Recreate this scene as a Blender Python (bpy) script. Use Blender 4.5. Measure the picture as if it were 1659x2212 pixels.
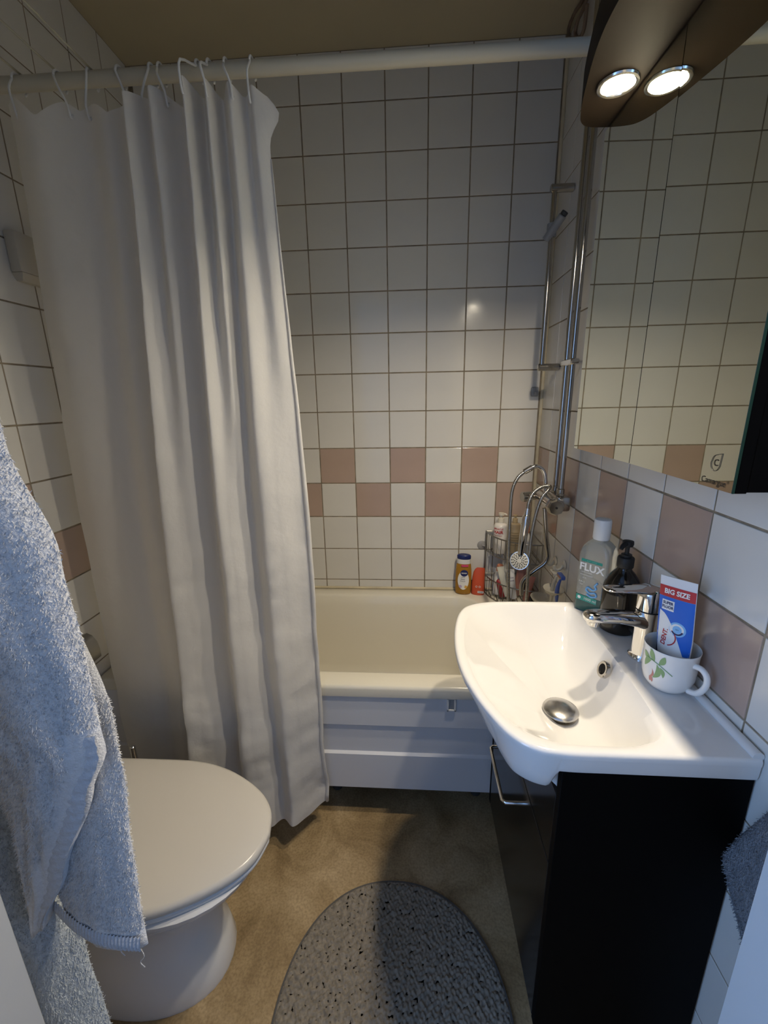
import bpy, bmesh, math, random
from mathutils import Vector, Matrix, noise

random.seed(7)
for o in list(bpy.data.objects):
    bpy.data.objects.remove(o, do_unlink=True)
scene = bpy.context.scene
COL = scene.collection
PI = math.pi

# ------------------------------------------------------------------ camera
CAM = Vector((-0.52803, -1.79916, 1.37068))
CR = Vector((0.99784552, 0.06322303, -0.01752595))
CU = Vector((0.00052963, 0.25936318, 0.96577972))
CF = Vector((-0.06560511, 0.96370825, -0.2587709))
FPX, CX, CY = 908.1, 829.5, 1106.0
cd = bpy.data.cameras.new('camera')
cam = bpy.data.objects.new('camera', cd)
COL.objects.link(cam)
cam.matrix_world = Matrix(((CR.x, CU.x, -CF.x, CAM.x), (CR.y, CU.y, -CF.y, CAM.y),
                           (CR.z, CU.z, -CF.z, CAM.z), (0, 0, 0, 1)))
cd.sensor_fit = 'HORIZONTAL'
cd.sensor_width = 36
cd.lens = FPX * 36 / 1659
cd.clip_start = 0.02
scene.camera = cam


def P(px, py, ax, val):
    """pixel of the photograph -> point on the plane axis=val"""
    d = CF + CR * ((px - CX) / FPX) - CU * ((py - CY) / FPX)
    t = (val - CAM[ax]) / d[ax]
    return CAM + d * t


# ------------------------------------------------------------------ world, daylight, exposure
w = bpy.data.worlds.new('world')
scene.world = w
w.use_nodes = True
w.node_tree.nodes['Background'].inputs[0].default_value = (0.55, 0.72, 1.0, 1)
w.node_tree.nodes['Background'].inputs[1].default_value = 0.05
scene.view_settings.view_transform = 'Standard'
scene.view_settings.look = 'None'
scene.view_settings.gamma = 1
scene.view_settings.use_curve_mapping = False
scene.view_settings.exposure = 0.0

LAMP_W = 5.9       # each spot in the mirror cabinet
LAMP_COL = (1.0, 0.86, 0.66)
DAY_W = 27.0        # daylight entering by the added hall window
DAY_COL = (0.29, 0.53, 1.0)
ld = bpy.data.lights.new('window_daylight', 'AREA')
ld.shape = 'RECTANGLE'
ld.size = 1.0
ld.size_y = 1.3
ld.energy = DAY_W
ld.color = DAY_COL
lo = bpy.data.objects.new('window_daylight', ld)
COL.objects.link(lo)
lo.location = (-1.82, -2.42, 1.45)
lo.rotation_euler = (PI / 2, 0, -PI / 2)      # in the added hall window, faces +X


# ------------------------------------------------------------------ materials
MATS = {}


def mat(name, col, rough=0.5, metal=0.0, spec=0.5, var=0.0, vscale=8.0, col2=None, bump=0.0, bscale=60.0,
        trans=0.0, ior=1.45, emit=None, estr=0.0, detail=4.0, coat=0.0, rvar=0.0, sheen=0.0, sss=0.0):
    if name in MATS:
        return MATS[name]
    m = bpy.data.materials.new(name)
    m.use_nodes = True
    nt = m.node_tree
    b = nt.nodes['Principled BSDF']
    b.inputs['Base Color'].default_value = (*col, 1)
    b.inputs['Roughness'].default_value = rough
    b.inputs['Metallic'].default_value = metal
    b.inputs['Specular IOR Level'].default_value = spec
    b.inputs['IOR'].default_value = ior
    b.inputs['Transmission Weight'].default_value = trans
    b.inputs['Coat Weight'].default_value = coat
    b.inputs['Sheen Weight'].default_value = sheen
    if emit:
        b.inputs['Emission Color'].default_value = (*emit, 1)
        b.inputs['Emission Strength'].default_value = estr
    tc = nt.nodes.new('ShaderNodeTexCoord')
    if var > 0 or col2 or rvar > 0:
        n = nt.nodes.new('ShaderNodeTexNoise')
        n.inputs['Scale'].default_value = vscale
        n.inputs['Detail'].default_value = detail
        nt.links.new(tc.outputs['Object'], n.inputs['Vector'])
        r = nt.nodes.new('ShaderNodeValToRGB')
        r.color_ramp.elements[0].position = 0.32
        r.color_ramp.elements[1].position = 0.68
        c2 = col2 if col2 else tuple(max(0, c * (1 - var)) for c in col)
        r.color_ramp.elements[0].color = (*c2, 1)
        r.color_ramp.elements[1].color = (*col, 1)
        nt.links.new(n.outputs['Fac'], r.inputs['Fac'])
        if var > 0 or col2:
            nt.links.new(r.outputs['Color'], b.inputs['Base Color'])
        if rvar > 0:
            mr = nt.nodes.new('ShaderNodeMapRange')
            mr.inputs['To Min'].default_value = max(0.02, rough - rvar)
            mr.inputs['To Max'].default_value = rough + rvar
            nt.links.new(n.outputs['Fac'], mr.inputs['Value'])
            nt.links.new(mr.outputs['Result'], b.inputs['Roughness'])
    if bump > 0:
        n2 = nt.nodes.new('ShaderNodeTexNoise')
        n2.inputs['Scale'].default_value = bscale
        n2.inputs['Detail'].default_value = 3
        nt.links.new(tc.outputs['Object'], n2.inputs['Vector'])
        bp = nt.nodes.new('ShaderNodeBump')
        bp.inputs['Strength'].default_value = bump
        bp.inputs['Distance'].default_value = 0.01
        nt.links.new(n2.outputs['Fac'], bp.inputs['Height'])
        nt.links.new(bp.outputs['Normal'], b.inputs['Normal'])
    MATS[name] = m
    return m


M_TILE = mat('white_tile_glaze', (0.70, 0.685, 0.64), 0.13, var=0.04, vscale=5, bump=0.02, bscale=14)
M_PINK = mat('pink_tile_glaze', (0.45, 0.335, 0.275), 0.16, var=0.07, vscale=6, bump=0.02, bscale=14)
M_GROUT = mat('grout', (0.33, 0.27, 0.19), 0.85, var=0.45, vscale=22, bump=0.3, bscale=200)
M_CEIL = mat('ceiling_paint', (0.46, 0.40, 0.27), 0.8, var=0.06, vscale=3)
M_WALLP = mat('hall_paint', (0.74, 0.74, 0.75), 0.7)
M_JAMB = mat('jamb_white_paint', (0.58, 0.59, 0.59), 0.35, var=0.04, vscale=4)
M_CAULK = mat('yellowed_silicone', (0.66, 0.58, 0.40), 0.4, var=0.2, vscale=18)
M_PORC = mat('porcelain', (0.72, 0.71, 0.69), 0.06, spec=0.6, coat=0.3)
M_TUB = mat('tub_acrylic', (0.74, 0.70, 0.59), 0.17)
M_PANEL = mat('tub_panel_white', (0.70, 0.71, 0.74), 0.35)
M_WHITEP = mat('white_plastic', (0.72, 0.72, 0.70), 0.35)
M_OLDP = mat('ivory_plastic', (0.52, 0.49, 0.42), 0.45)
M_ROD = mat('rod_plastic', (0.50, 0.47, 0.38), 0.35)
M_CHROME = mat('chrome', (0.72, 0.71, 0.70), 0.07, metal=1.0)
M_STEEL = mat('worn_chrome', (0.46, 0.44, 0.41), 0.18, metal=1.0, rvar=0.08, vscale=40)
M_HOSE = mat('hose_steel', (0.42, 0.40, 0.36), 0.25, metal=1.0)
M_BLACK = mat('black_laminate', (0.0018, 0.0016, 0.0016), 0.6, spec=0.07)
M_GBLK = mat('black_gloss_front', (0.006, 0.005, 0.005), 0.14, spec=0.5)
M_MIRROR = mat('mirror_glass', (0.82, 0.85, 0.78), 0.012, metal=1.0)
M_EDGE = mat('mirror_edge', (0.012, 0.045, 0.028), 0.35, spec=0.3)
M_CANOPY = mat('canopy_black', (0.010, 0.006, 0.003), 0.6, spec=0.12)
M_BULB = mat('spot_lens', (1, 0.95, 0.85), 0.3, emit=(1.0, 0.88, 0.66), estr=60.0)
M_DARK = mat('dark_hole', (0.012, 0.011, 0.010), 0.6)
M_RUB = mat('dark_grey_rubber', (0.06, 0.06, 0.06), 0.6)
M_GREYP = mat('grey_plastic', (0.30, 0.31, 0.32), 0.4)
M_CORD = mat('string_beige', (0.45, 0.42, 0.32), 0.8)
M_CABLE = mat('painted_cable', (0.22, 0.15, 0.10), 0.55, var=0.3, vscale=30)
M_TOILET = mat('toilet_ceramic', (0.76, 0.77, 0.78), 0.09, spec=0.6)
M_LID = mat('toilet_lid', (0.66, 0.63, 0.58), 0.22)
M_MATB = mat('mat_binding', (0.11, 0.105, 0.10), 0.9)
M_MATP = mat('mat_pile', (0.29, 0.255, 0.205), 0.95, var=0.35, vscale=90)
M_TOWEL = mat('towel_terry', (0.80, 0.80, 0.81), 0.95, var=0.10, vscale=140, bump=0.4, bscale=420)
M_TOWEL2 = mat('towel_terry_daylit', (0.62, 0.68, 0.74), 0.95, var=0.15, vscale=120, bump=0.4, bscale=420)  # white terry with the blue daylight painted into its colour
M_TBAND = mat('towel_band', (0.60, 0.62, 0.66), 0.9, bump=0.35, bscale=160)
M_GTOWEL = mat('grey_towel', (0.23, 0.25, 0.28), 0.95, var=0.3, vscale=60, bump=0.6, bscale=300)


def floor_material():
    m = bpy.data.materials.new('vinyl_floor')
    m.use_nodes = True
    nt = m.node_tree
    b = nt.nodes['Principled BSDF']
    tc = nt.nodes.new('ShaderNodeTexCoord')
    n1 = nt.nodes.new('ShaderNodeTexNoise')
    n1.inputs['Scale'].default_value = 7
    n1.inputs['Detail'].default_value = 8
    n1.inputs['Roughness'].default_value = 0.62
    n1.inputs['Distortion'].default_value = 0.6
    r = nt.nodes.new('ShaderNodeValToRGB')
    e = r.color_ramp.elements
    e[0].position = 0.30
    e[0].color = (0.215, 0.145, 0.068, 1)
    e[1].position = 0.72
    e[1].color = (0.53, 0.405, 0.24, 1)
    k = e.new(0.5)
    k.color = (0.375, 0.272, 0.145, 1)
    n2 = nt.nodes.new('ShaderNodeTexNoise')
    n2.inputs['Scale'].default_value = 160
    n2.inputs['Detail'].default_value = 3
    mx = nt.nodes.new('ShaderNodeMixRGB')
    mx.blend_type = 'MULTIPLY'
    mx.inputs[0].default_value = 0.45
    r2 = nt.nodes.new('ShaderNodeValToRGB')
    r2.color_ramp.elements[0].position = 0.35
    r2.color_ramp.elements[0].color = (0.45, 0.42, 0.38, 1)
    r2.color_ramp.elements[1].position = 0.6
    for n in (n1, n2):
        nt.links.new(tc.outputs['Object'], n.inputs['Vector'])
    nt.links.new(n1.outputs['Fac'], r.inputs['Fac'])
    nt.links.new(n2.outputs['Fac'], r2.inputs['Fac'])
    nt.links.new(r.outputs['Color'], mx.inputs[1])
    nt.links.new(r2.outputs['Color'], mx.inputs[2])
    nt.links.new(mx.outputs['Color'], b.inputs['Base Color'])
    b.inputs['Roughness'].default_value = 0.5
    b.inputs['Specular IOR Level'].default_value = 0.35
    return m


def curtain_material():
    m = bpy.data.materials.new('curtain_fabric')
    m.use_nodes = True
    nt = m.node_tree
    out = nt.nodes['Material Output']
    b = nt.nodes['Principled BSDF']
    b.inputs['Base Color'].default_value = (0.85, 0.84, 0.82, 1)
    b.inputs['Roughness'].default_value = 0.7
    b.inputs['Specular IOR Level'].default_value = 0.25
    t = nt.nodes.new('ShaderNodeBsdfTranslucent')
    t.inputs[0].default_value = (0.74, 0.71, 0.66, 1)
    mx = nt.nodes.new('ShaderNodeMixShader')
    mx.inputs[0].default_value = 0.38
    tc = nt.nodes.new('ShaderNodeTexCoord')
    n = nt.nodes.new('ShaderNodeTexNoise')
    n.inputs['Scale'].default_value = 26
    n.inputs['Detail'].default_value = 5
    bp = nt.nodes.new('ShaderNodeBump')
    bp.inputs['Strength'].default_value = 0.22
    bp.inputs['Distance'].default_value = 0.012
    nt.links.new(tc.outputs['Object'], n.inputs['Vector'])
    nt.links.new(n.outputs['Fac'], bp.inputs['Height'])
    nt.links.new(bp.outputs['Normal'], b.inputs['Normal'])
    nt.links.new(b.outputs[0], mx.inputs[1])
    nt.links.new(t.outputs[0], mx.inputs[2])
    nt.links.new(mx.outputs[0], out.inputs[0])
    return m


M_FLOOR = floor_material()
M_CURT = curtain_material()

# ------------------------------------------------------------------ object helpers
OFF = {}


def V(*a):
    return Vector(a)


def thing(name, label, cat, loc, group=None):
    o = bpy.data.objects.new(name, None)
    o.empty_display_size = 0.05
    COL.objects.link(o)
    o.location = loc
    OFF[o.name] = Vector(loc)
    return tag(o, label, cat, group)


def tag(o, label=None, cat=None, group=None, kind=None):
    if label:
        o['label'] = label
    if cat:
        o['category'] = cat
    if group:
        o['group'] = group
    if kind:
        o['kind'] = kind
    return o


def catmull(pts, n=8):
    pts = [Vector(p) for p in pts]
    out = []
    for i in range(len(pts) - 1):
        p0 = pts[max(i - 1, 0)]
        p1, p2 = pts[i], pts[i + 1]
        p3 = pts[min(i + 2, len(pts) - 1)]
        for k in range(n):
            t = k / n
            out.append(0.5 * ((2 * p1) + (p2 - p0) * t + (2 * p0 - 5 * p1 + 4 * p2 - p3) * t * t +
                              (3 * p1 - p0 - 3 * p2 + p3) * t ** 3))
    out.append(pts[-1])
    return out


class MB:
    """collects shapes in world coordinates; build() links them as one mesh object"""

    def __init__(self):
        self.bm = bmesh.new()

    def face(self, vs):
        try:
            return self.bm.faces.new(vs)
        except ValueError:
            return None

    def box(self, a, b, bev=0.0, seg=1, rot=None, piv=None):
        a, b = Vector(a), Vector(b)
        lo_ = Vector((min(a.x, b.x), min(a.y, b.y), min(a.z, b.z)))
        hi = Vector((max(a.x, b.x), max(a.y, b.y), max(a.z, b.z)))
        r = bmesh.ops.create_cube(self.bm, size=1.0)
        vs = r['verts']
        c, s = (lo_ + hi) / 2, hi - lo_
        for v in vs:
            v.co = Vector((v.co.x * s.x, v.co.y * s.y, v.co.z * s.z)) + c
        if bev > 0:
            ed = list({e for v in vs for e in v.link_edges})
            r = bmesh.ops.bevel(self.bm, geom=ed, offset=bev, segments=seg, profile=0.5, affect='EDGES')
            vs = list({v for f in r['faces'] for v in f.verts} | {v for v in vs if v.is_valid})
        if rot is not None:
            pv = Vector(piv) if piv is not None else c
            for v in vs:
                v.co = rot @ (v.co - pv) + pv
        return self

    def loft(self, rings, closed=True, cap0=True, cap1=True):
        R = [[self.bm.verts.new(p) for p in ring] for ring in rings]
        n = len(R[0])
        for i in range(len(R) - 1):
            for j in range(n if closed else n - 1):
                k = (j + 1) % n
                self.face((R[i][j], R[i][k], R[i + 1][k], R[i + 1][j]))
        if closed and cap0:
            self.face(list(reversed(R[0])))
        if closed and cap1:
            self.face(R[-1])
        return self

    def lathe(self, prof, org=(0, 0, 0), axis=(0, 0, 1), n=28, cap0=True, cap1=True):
        org = Vector(org)
        q = Vector((0, 0, 1)).rotation_difference(Vector(axis).normalized())
        rings = []
        for (r, z) in prof:
            rings.append([org + q @ Vector((max(r, 1e-5) * math.cos(2 * PI * k / n),
                                            max(r, 1e-5) * math.sin(2 * PI * k / n), z)) for k in range(n)])
        return self.loft(rings, True, cap0, cap1)

    def cyl(self, p0, p1, r0, r1=None, n=20, bev=0.0):
        p0, p1 = Vector(p0), Vector(p1)
        r1 = r0 if r1 is None else r1
        L = (p1 - p0).length
        if bev > 0:
            pr = [(r0 - bev, 0), (r0, bev), (r1, L - bev), (r1 - bev, L)]
        else:
            pr = [(r0, 0), (r1, L)]
        return self.lathe(pr, p0, p1 - p0, n)

    def tube(self, pts, r, n=10, cap=True):
        pts = [Vector(p) for p in pts]
        m = len(pts)
        rr = r if isinstance(r, (list, tuple)) else [r] * m
        t0 = (pts[1] - pts[0]).normalized()
        up = Vector((0, 0, 1)) if abs(t0.z) < 0.9 else Vector((1, 0, 0))
        nrm = t0.cross(up).normalized()
        rings = []
        prev = t0
        for i in range(m):
            t = (pts[min(i + 1, m - 1)] - pts[max(i - 1, 0)])
            t = t.normalized() if t.length > 1e-9 else prev
            nrm = prev.rotation_difference(t) @ nrm
            nrm = (nrm - t * nrm.dot(t)).normalized()
            bn = t.cross(nrm)
            rings.append([pts[i] + (nrm * math.cos(2 * PI * k / n) + bn * math.sin(2 * PI * k / n)) * rr[i]
                          for k in range(n)])
            prev = t
        return self.loft(rings, True, cap, cap)

    def torus(self, c, R, r, axis=(0, 0, 1), n=24, m=8):
        q = Vector((0, 0, 1)).rotation_difference(Vector(axis).normalized())
        c = Vector(c)
        rings = []
        for i in range(n + 1):
            a = 2 * PI * i / n
            rings.append([c + q @ Vector(((R + r * math.cos(2 * PI * k / m)) * math.cos(a),
                                          (R + r * math.cos(2 * PI * k / m)) * math.sin(a),
                                          r * math.sin(2 * PI * k / m))) for k in range(m)])
        return self.loft(rings, True, False, False)

    def grid(self, fn, nu, nv):
        G = [[self.bm.verts.new(fn(i / nu, j / nv)) for j in range(nv + 1)] for i in range(nu + 1)]
        for i in range(nu):
            for j in range(nv):
                self.face((G[i][j], G[i + 1][j], G[i + 1][j + 1], G[i][j + 1]))
        return self

    def build(self, name, m, parent=None, smooth=40, loc=None, weld=False):
        off = OFF[parent.name] if parent is not None else Vector(loc if loc is not None else (0, 0, 0))
        if weld:
            bmesh.ops.remove_doubles(self.bm, verts=self.bm.verts, dist=1e-5)
        bmesh.ops.recalc_face_normals(self.bm, faces=self.bm.faces)
        for v in self.bm.verts:
            v.co = v.co - off
        me = bpy.data.meshes.new(name)
        self.bm.to_mesh(me)
        self.bm.free()
        me.materials.append(m)
        if smooth:
            me.shade_smooth()
            if smooth < 180:
                me.set_sharp_from_angle(angle=math.radians(smooth))
        o = bpy.data.objects.new(name, me)
        COL.objects.link(o)
        if parent is not None:
            o.parent = parent
        else:
            o.location = off
        OFF[o.name] = off.copy()
        return o


def struct(o, label=None):
    return tag(o, label, None, None, 'structure')


_txt = {}


def text_mesh(s, size, bold=0.0):
    """flat lettering, centred on the origin, as (verts, faces)"""
    key = (s, size, bold)
    if key in _txt:
        return _txt[key]
    c = bpy.data.curves.new('lettering', 'FONT')
    c.body = s
    c.size = size
    c.align_x = 'CENTER'
    c.align_y = 'CENTER'
    c.resolution_u = 3
    c.offset = bold * size
    o = bpy.data.objects.new('lettering_tmp', c)
    COL.objects.link(o)
    dg = bpy.context.evaluated_depsgraph_get()
    me = bpy.data.meshes.new_from_object(o.evaluated_get(dg))
    vs = [v.co.copy() for v in me.vertices]
    fs = [tuple(p.vertices) for p in me.polygons]
    bpy.data.objects.remove(o, do_unlink=True)
    bpy.data.curves.remove(c)
    bpy.data.meshes.remove(me)
    _txt[key] = (vs, fs)
    return vs, fs


def lettering(s, size, m, parent, fn, cx=0, cy=0, bold=0.0, rot=0.0, sx=1.0, name='lettering'):
    vs, fs = text_mesh(s, size, bold)
    b = MB()
    ca, sa = math.cos(rot), math.sin(rot)
    bv = []
    for v in vs:
        x, y = v.x * sx, v.y
        bv.append(b.bm.verts.new(fn(cx + x * ca - y * sa, cy + x * sa + y * ca)))
    for f in fs:
        b.face([bv[i] for i in f])
    return b.build(name, m, parent, smooth=0)


def patch(m, parent, fn, x0, x1, y0, y1, nx=8, ny=4, name='label'):
    b = MB()
    b.grid(lambda u, v: fn(x0 + (x1 - x0) * u, y0 + (y1 - y0) * v), nx, ny)
    return b.build(name, m, parent, smooth=180)


def ink(name, c, rough=0.4):
    return mat(name, c, rough)


# ================================================================== room shell
RW = 1.544          # room width
CEIL = 2.535
NEAR = -1.50        # inner face of the door wall
TP = 0.152          # tile pitch
ZA = 1.17           # top line of the checker band
TS = 0.1478
REC = 0.0016        # joint depth

b = MB()
b.box((-RW - 0.1, NEAR - 0.1, -0.06), (0.1, 0.1, 0.0))
struct(b.build('floor', M_FLOOR, smooth=0))
b = MB()
b.box((-RW - 0.1, NEAR - 0.1, CEIL), (0.1, 0.1, CEIL + 0.06))
struct(b.build('ceiling', M_CEIL, smooth=0))

b = MB()
b.box((-RW - 0.1, REC, 0), (0.1, 0.1, CEIL))
wall_back = struct(b.build('wall_back', M_GROUT, smooth=0))
b = MB()
b.box((REC, NEAR - 0.1, 0), (0.1, REC, CEIL))
wall_right = struct(b.build('wall_right', M_GROUT, smooth=0))
b = MB()
b.box((-RW - 0.1, NEAR - 0.1, 0), (-RW - REC, REC, CEIL))
wall_left = struct(b.build('wall_left', M_GROUT, smooth=0))

TILE_ME = {}


def tile_mesh(wd, h, pink):
    key = (round(wd, 4), round(h, 4), pink)
    if key not in TILE_ME:
        bm = bmesh.new()
        bmesh.ops.create_cube(bm, size=1.0)
        for v in bm.verts:
            v.co = Vector((v.co.x * wd, (v.co.y - 0.5) * 0.007, v.co.z * h))   # face at y=0, body at y<0
        ed = [e for e in bm.edges if all(abs(v.co.y) < 1e-6 for v in e.verts)]
        bmesh.ops.bevel(bm, geom=ed, offset=0.0013, segments=2, profile=0.5, affect='EDGES')
        bmesh.ops.recalc_face_normals(bm, faces=bm.faces)
        me = bpy.data.meshes.new('tile')
        bm.to_mesh(me)
        bm.free()
        me.materials.append(M_PINK if pink else M_TILE)
        TILE_ME[key] = me
    return TILE_ME[key]


def tile(parent, cx, cy, cz, wd, h, pink, face):
    """face: rotation about z that takes +y to the direction the tile looks"""
    o = bpy.data.objects.new('tile', tile_mesh(wd, h, pink))
    COL.objects.link(o)
    o.parent = parent
    j = random.uniform
    o.location = (cx, cy, cz)
    o.rotation_euler = (j(-.0006, .0006), j(-.0012, .0012), face + j(-.0006, .0006))
    return o


def spans(lo_, hi, first):
    """joint positions first+k*TP clipped to lo..hi -> list of (a, b, k) tile spans"""
    k0 = math.floor((lo_ - first) / TP) - 1
    out = []
    for k in range(k0, k0 + 60):
        a, c = first + k * TP, first + (k + 1) * TP
        a2, c2 = max(a, lo_), min(c, hi)
        if c2 - a2 > 0.012:
            out.append((a2, c2, k))
    return out


def tile_wall(parent, lo_, hi, first, zlo, pinkfn, place, skip=None):
    for (z0, z1, r) in spans(zlo, CEIL, ZA):
        for (a, c, k) in spans(lo_, hi, first):
            if skip and skip((a + c) / 2, (z0 + z1) / 2):
                continue
            g = TP - TS
            place((a + c) / 2, (z0 + z1) / 2, c - a - g, z1 - z0 - g, pinkfn(k, r))


# back wall: columns along X from -0.9247
tile_wall(wall_back, -RW + 0.002, -0.004, -0.9247, 0.45,
          lambda k, r: (r == -1 and k % 2 == 0) or (r == -2 and k % 2 == 1),
          lambda u, z, wd, h, p: tile(wall_back, u, 0, z, wd, h, p, PI))
# right wall: joints at Y = -(0.4438 + i*TP); span index k counts upwards in Y -> i = -k-1
tile_wall(wall_right, NEAR, -0.004, -0.4438, 0.0,
          lambda k, r: (r == -1 and (-k - 1) % 2 == 1) or (r == -2 and (-k - 1) % 2 == 0),
          lambda u, z, wd, h, p: tile(wall_right, 0, u, z, wd, h, p, PI / 2),
          skip=lambda y, z: z < 0.5 and y > -0.68)
# left wall: joint v0 at Y=-0.7559
tile_wall(wall_left, NEAR, -0.004, -0.7559, 0.0,
          lambda k, r: (r == -1 and k % 2 == 1) or (r == -2 and k % 2 == 0),
          lambda u, z, wd, h, p: tile(wall_left, -RW, u, z, wd, h, p, -PI / 2),
          skip=lambda y, z: z < 0.5 and y > -0.6)

# corner silicone
b = MB()
b.tube([(-0.004, -0.004, 0.53), (-0.004, -0.004, CEIL - 0.01)], 0.007, 8)
struct(b.build('trim_1', M_CAULK))
b = MB()
b.tube([(-RW + 0.01, -0.004, 0.523), (-0.01, -0.004, 0.523)], 0.006, 8)
struct(b.build('trim_2', M_CAULK))

# door wall with its opening, and the jambs
JL, JR, DOORH = -0.962, -0.219, 2.06
b = MB()
b.box((-RW, NEAR - 0.10, 0), (JL - 0.03, NEAR, CEIL))
b.box((JR + 0.03, NEAR - 0.10, 0), (0.0, NEAR, CEIL))
b.box((JL - 0.03, NEAR - 0.10, DOORH + 0.03), (JR + 0.03, NEAR, CEIL))
struct(b.build('wall_front', M_WALLP, smooth=0))
b = MB()
b.box((JL - 0.03, NEAR - 0.115, 0), (JL, NEAR, DOORH + 0.03), 0.002)
trim3 = struct(b.build('trim_3', M_JAMB))
b = MB()
b.box((JR, NEAR - 0.115, 0), (JR + 0.03, NEAR, DOORH + 0.03), 0.002)
struct(b.build('trim_4', M_JAMB))
b = MB()
b.box((JL + 0.0005, NEAR - 0.115, DOORH), (JR - 0.0005, NEAR, DOORH + 0.03), 0.002)
struct(b.build('trim_5', M_JAMB))

# the hall behind the camera, with an unseen window added to let the daylight in
HX0, HX1, HY = -1.85, 0.65, -3.0
b = MB()
b.box((HX0 - .1, HY - .1, -0.06), (HX1 + .1, NEAR - 0.1, -0.001))
struct(b.build('floor_hall', mat('hall_floor', (0.22, 0.16, 0.10), 0.45, var=0.3, vscale=6), smooth=0))
b = MB()
b.box((HX0 - .1, HY - .1, CEIL), (HX1 + .1, NEAR - 0.1, CEIL + 0.06))
struct(b.build('ceiling_hall', M_WALLP, smooth=0))
WY0, WY1, WZ0, WZ1 = -2.94, -1.90, 0.78, 2.12
b = MB()
b.box((HX0 - .1, HY - .1, 0), (HX0, WY0, CEIL))
b.box((HX0 - .1, WY1, 0), (HX0, NEAR - 0.1, CEIL))
b.box((HX0 - .1, WY0, 0), (HX0, WY1, WZ0))
b.box((HX0 - .1, WY0, WZ1), (HX0, WY1, CEIL))
b.box((HX0, NEAR - 0.2, 0), (-RW - 0.1, NEAR - 0.1, CEIL))
struct(b.build('wall_hall_left', M_WALLP, smooth=0))
b = MB()
b.box((HX1, HY - .1, 0), (HX1 + .1, NEAR - 0.1, CEIL))
b.box((0.1, NEAR - 0.2, 0), (HX1, NEAR - 0.1, CEIL))
struct(b.build('wall_hall_right', M_WALLP, smooth=0))
b = MB()
b.box((HX0, HY - .1, 0), (HX1, HY, CEIL))
struct(b.build('wall_hall_back', M_WALLP, smooth=0))
b = MB()
for y in (WY0, (WY0 + WY1) / 2 - .02, WY1 - .04):
    b.box((HX0 - .06, y, WZ0), (HX0 - .02, y + 0.04, WZ1), 0.004)
for z in (WZ0, WZ1 - .04):
    b.box((HX0 - .06, WY0 + .04, z), (HX0 - .02, WY1 - .04, z + 0.04), 0.004)
struct(b.build('added_window_1', M_JAMB))

# ================================================================== bathtub
RIM = 0.52


def rrect(x0, x1, y0, y1, r, z, n=7):
    pts = []
    for (cx, cy, a0) in ((x1 - r, y1 - r, 0), (x0 + r, y1 - r, PI / 2), (x0 + r, y0 + r, PI), (x1 - r, y0 + r, 1.5 * PI)):
        for k in range(n + 1):
            a = a0 + PI / 2 * k / n
            pts.append(V(cx + r * math.cos(a), cy + r * math.sin(a), z))
    return pts


tub = thing('bathtub', 'white built-in bathtub along the back wall with beige inside', 'bathtub', (-RW / 2, -0.35, 0))
b = MB()
X0, X1, Y0, Y1 = -RW + 0.006, -0.006, -0.697, -0.006
rings = [rrect(X0 + .01, X1 - .01, Y0 + .022, Y1 - .01, 0.02, 0.478),
         rrect(X0, X1, Y0 + .002, Y1, 0.022, 0.480),
         rrect(X0, X1, Y0, Y1, 0.022, 0.508),
         rrect(X0 + .002, X1 - .002, Y0 + .003, Y1 - .002, 0.022, 0.517),
         rrect(X0 + .007, X1 - .007, Y0 + .009, Y1 - .007, 0.022, RIM)]
ix0, ix1, iy0, iy1 = -RW + 0.07, -0.235, -0.632, -0.062
for (ins, z, r) in ((0.0, RIM, 0.10), (0.006, 0.518, 0.10), (0.013, 0.510, 0.10), (0.022, 0.47, 0.10), (0.040, 0.33, 0.10),
                    (0.056, 0.20, 0.11), (0.075, 0.155, 0.11), (0.11, 0.135, 0.10), (0.2, 0.128, 0.05)):
    rings.append(rrect(ix0 + ins * 1.6, ix1 - ins, iy0 + ins, iy1 - ins, r, z))
b.loft(rings, True, False, True)
b.build('tub_shell', M_TUB, tub, smooth=45)
# front panel: upper field, recessed middle field, lower field
b = MB()
prof = [(-0.676, 0.479), (-0.688, 0.479), (-0.688, 0.369), (-0.681, 0.362), (-0.681, 0.262), (-0.689, 0.255), (-0.690, 0.122), (-0.676, 0.122)]
b.loft([[V(x, y, z) for (y, z) in prof] for x in (X0 + .003, X1 - .003)], True, True, True)
pan = b.build('front_panel', M_PANEL, tub, smooth=20)
b = MB()
pz0, pz1, px0, px1 = 0.434, 0.4825, -0.4195, -0.3915
b.box((px0, -0.6885, pz0), (px1, -0.6935, pz0 + .006), 0.0012)
b.box((px0, -0.6885, pz1 - .006), (px1, -0.6935, pz1), 0.0012)
b.box((px0, -0.6885, pz0), (px0 + .006, -0.6935, pz1), 0.0012)
b.box((px1 - .006, -0.6885, pz0), (px1, -0.6935, pz1), 0.0012)
fr = b.build('panel_latch_frame', M_WHITEP, pan)
b = MB()
b.box((px0 + .004, -0.6882, pz0 + .004), (px1 - .004, -0.6888, pz1 - .004))
b.build('panel_latch_recess', M_GREYP, pan)
for x in (-1.3, -0.8, -0.3):
    b = MB()
    b.cyl((x, -0.58, 0.0), (x, -0.58, 0.14), 0.018)
    b.build('foot', M_RUB, tub)

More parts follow.
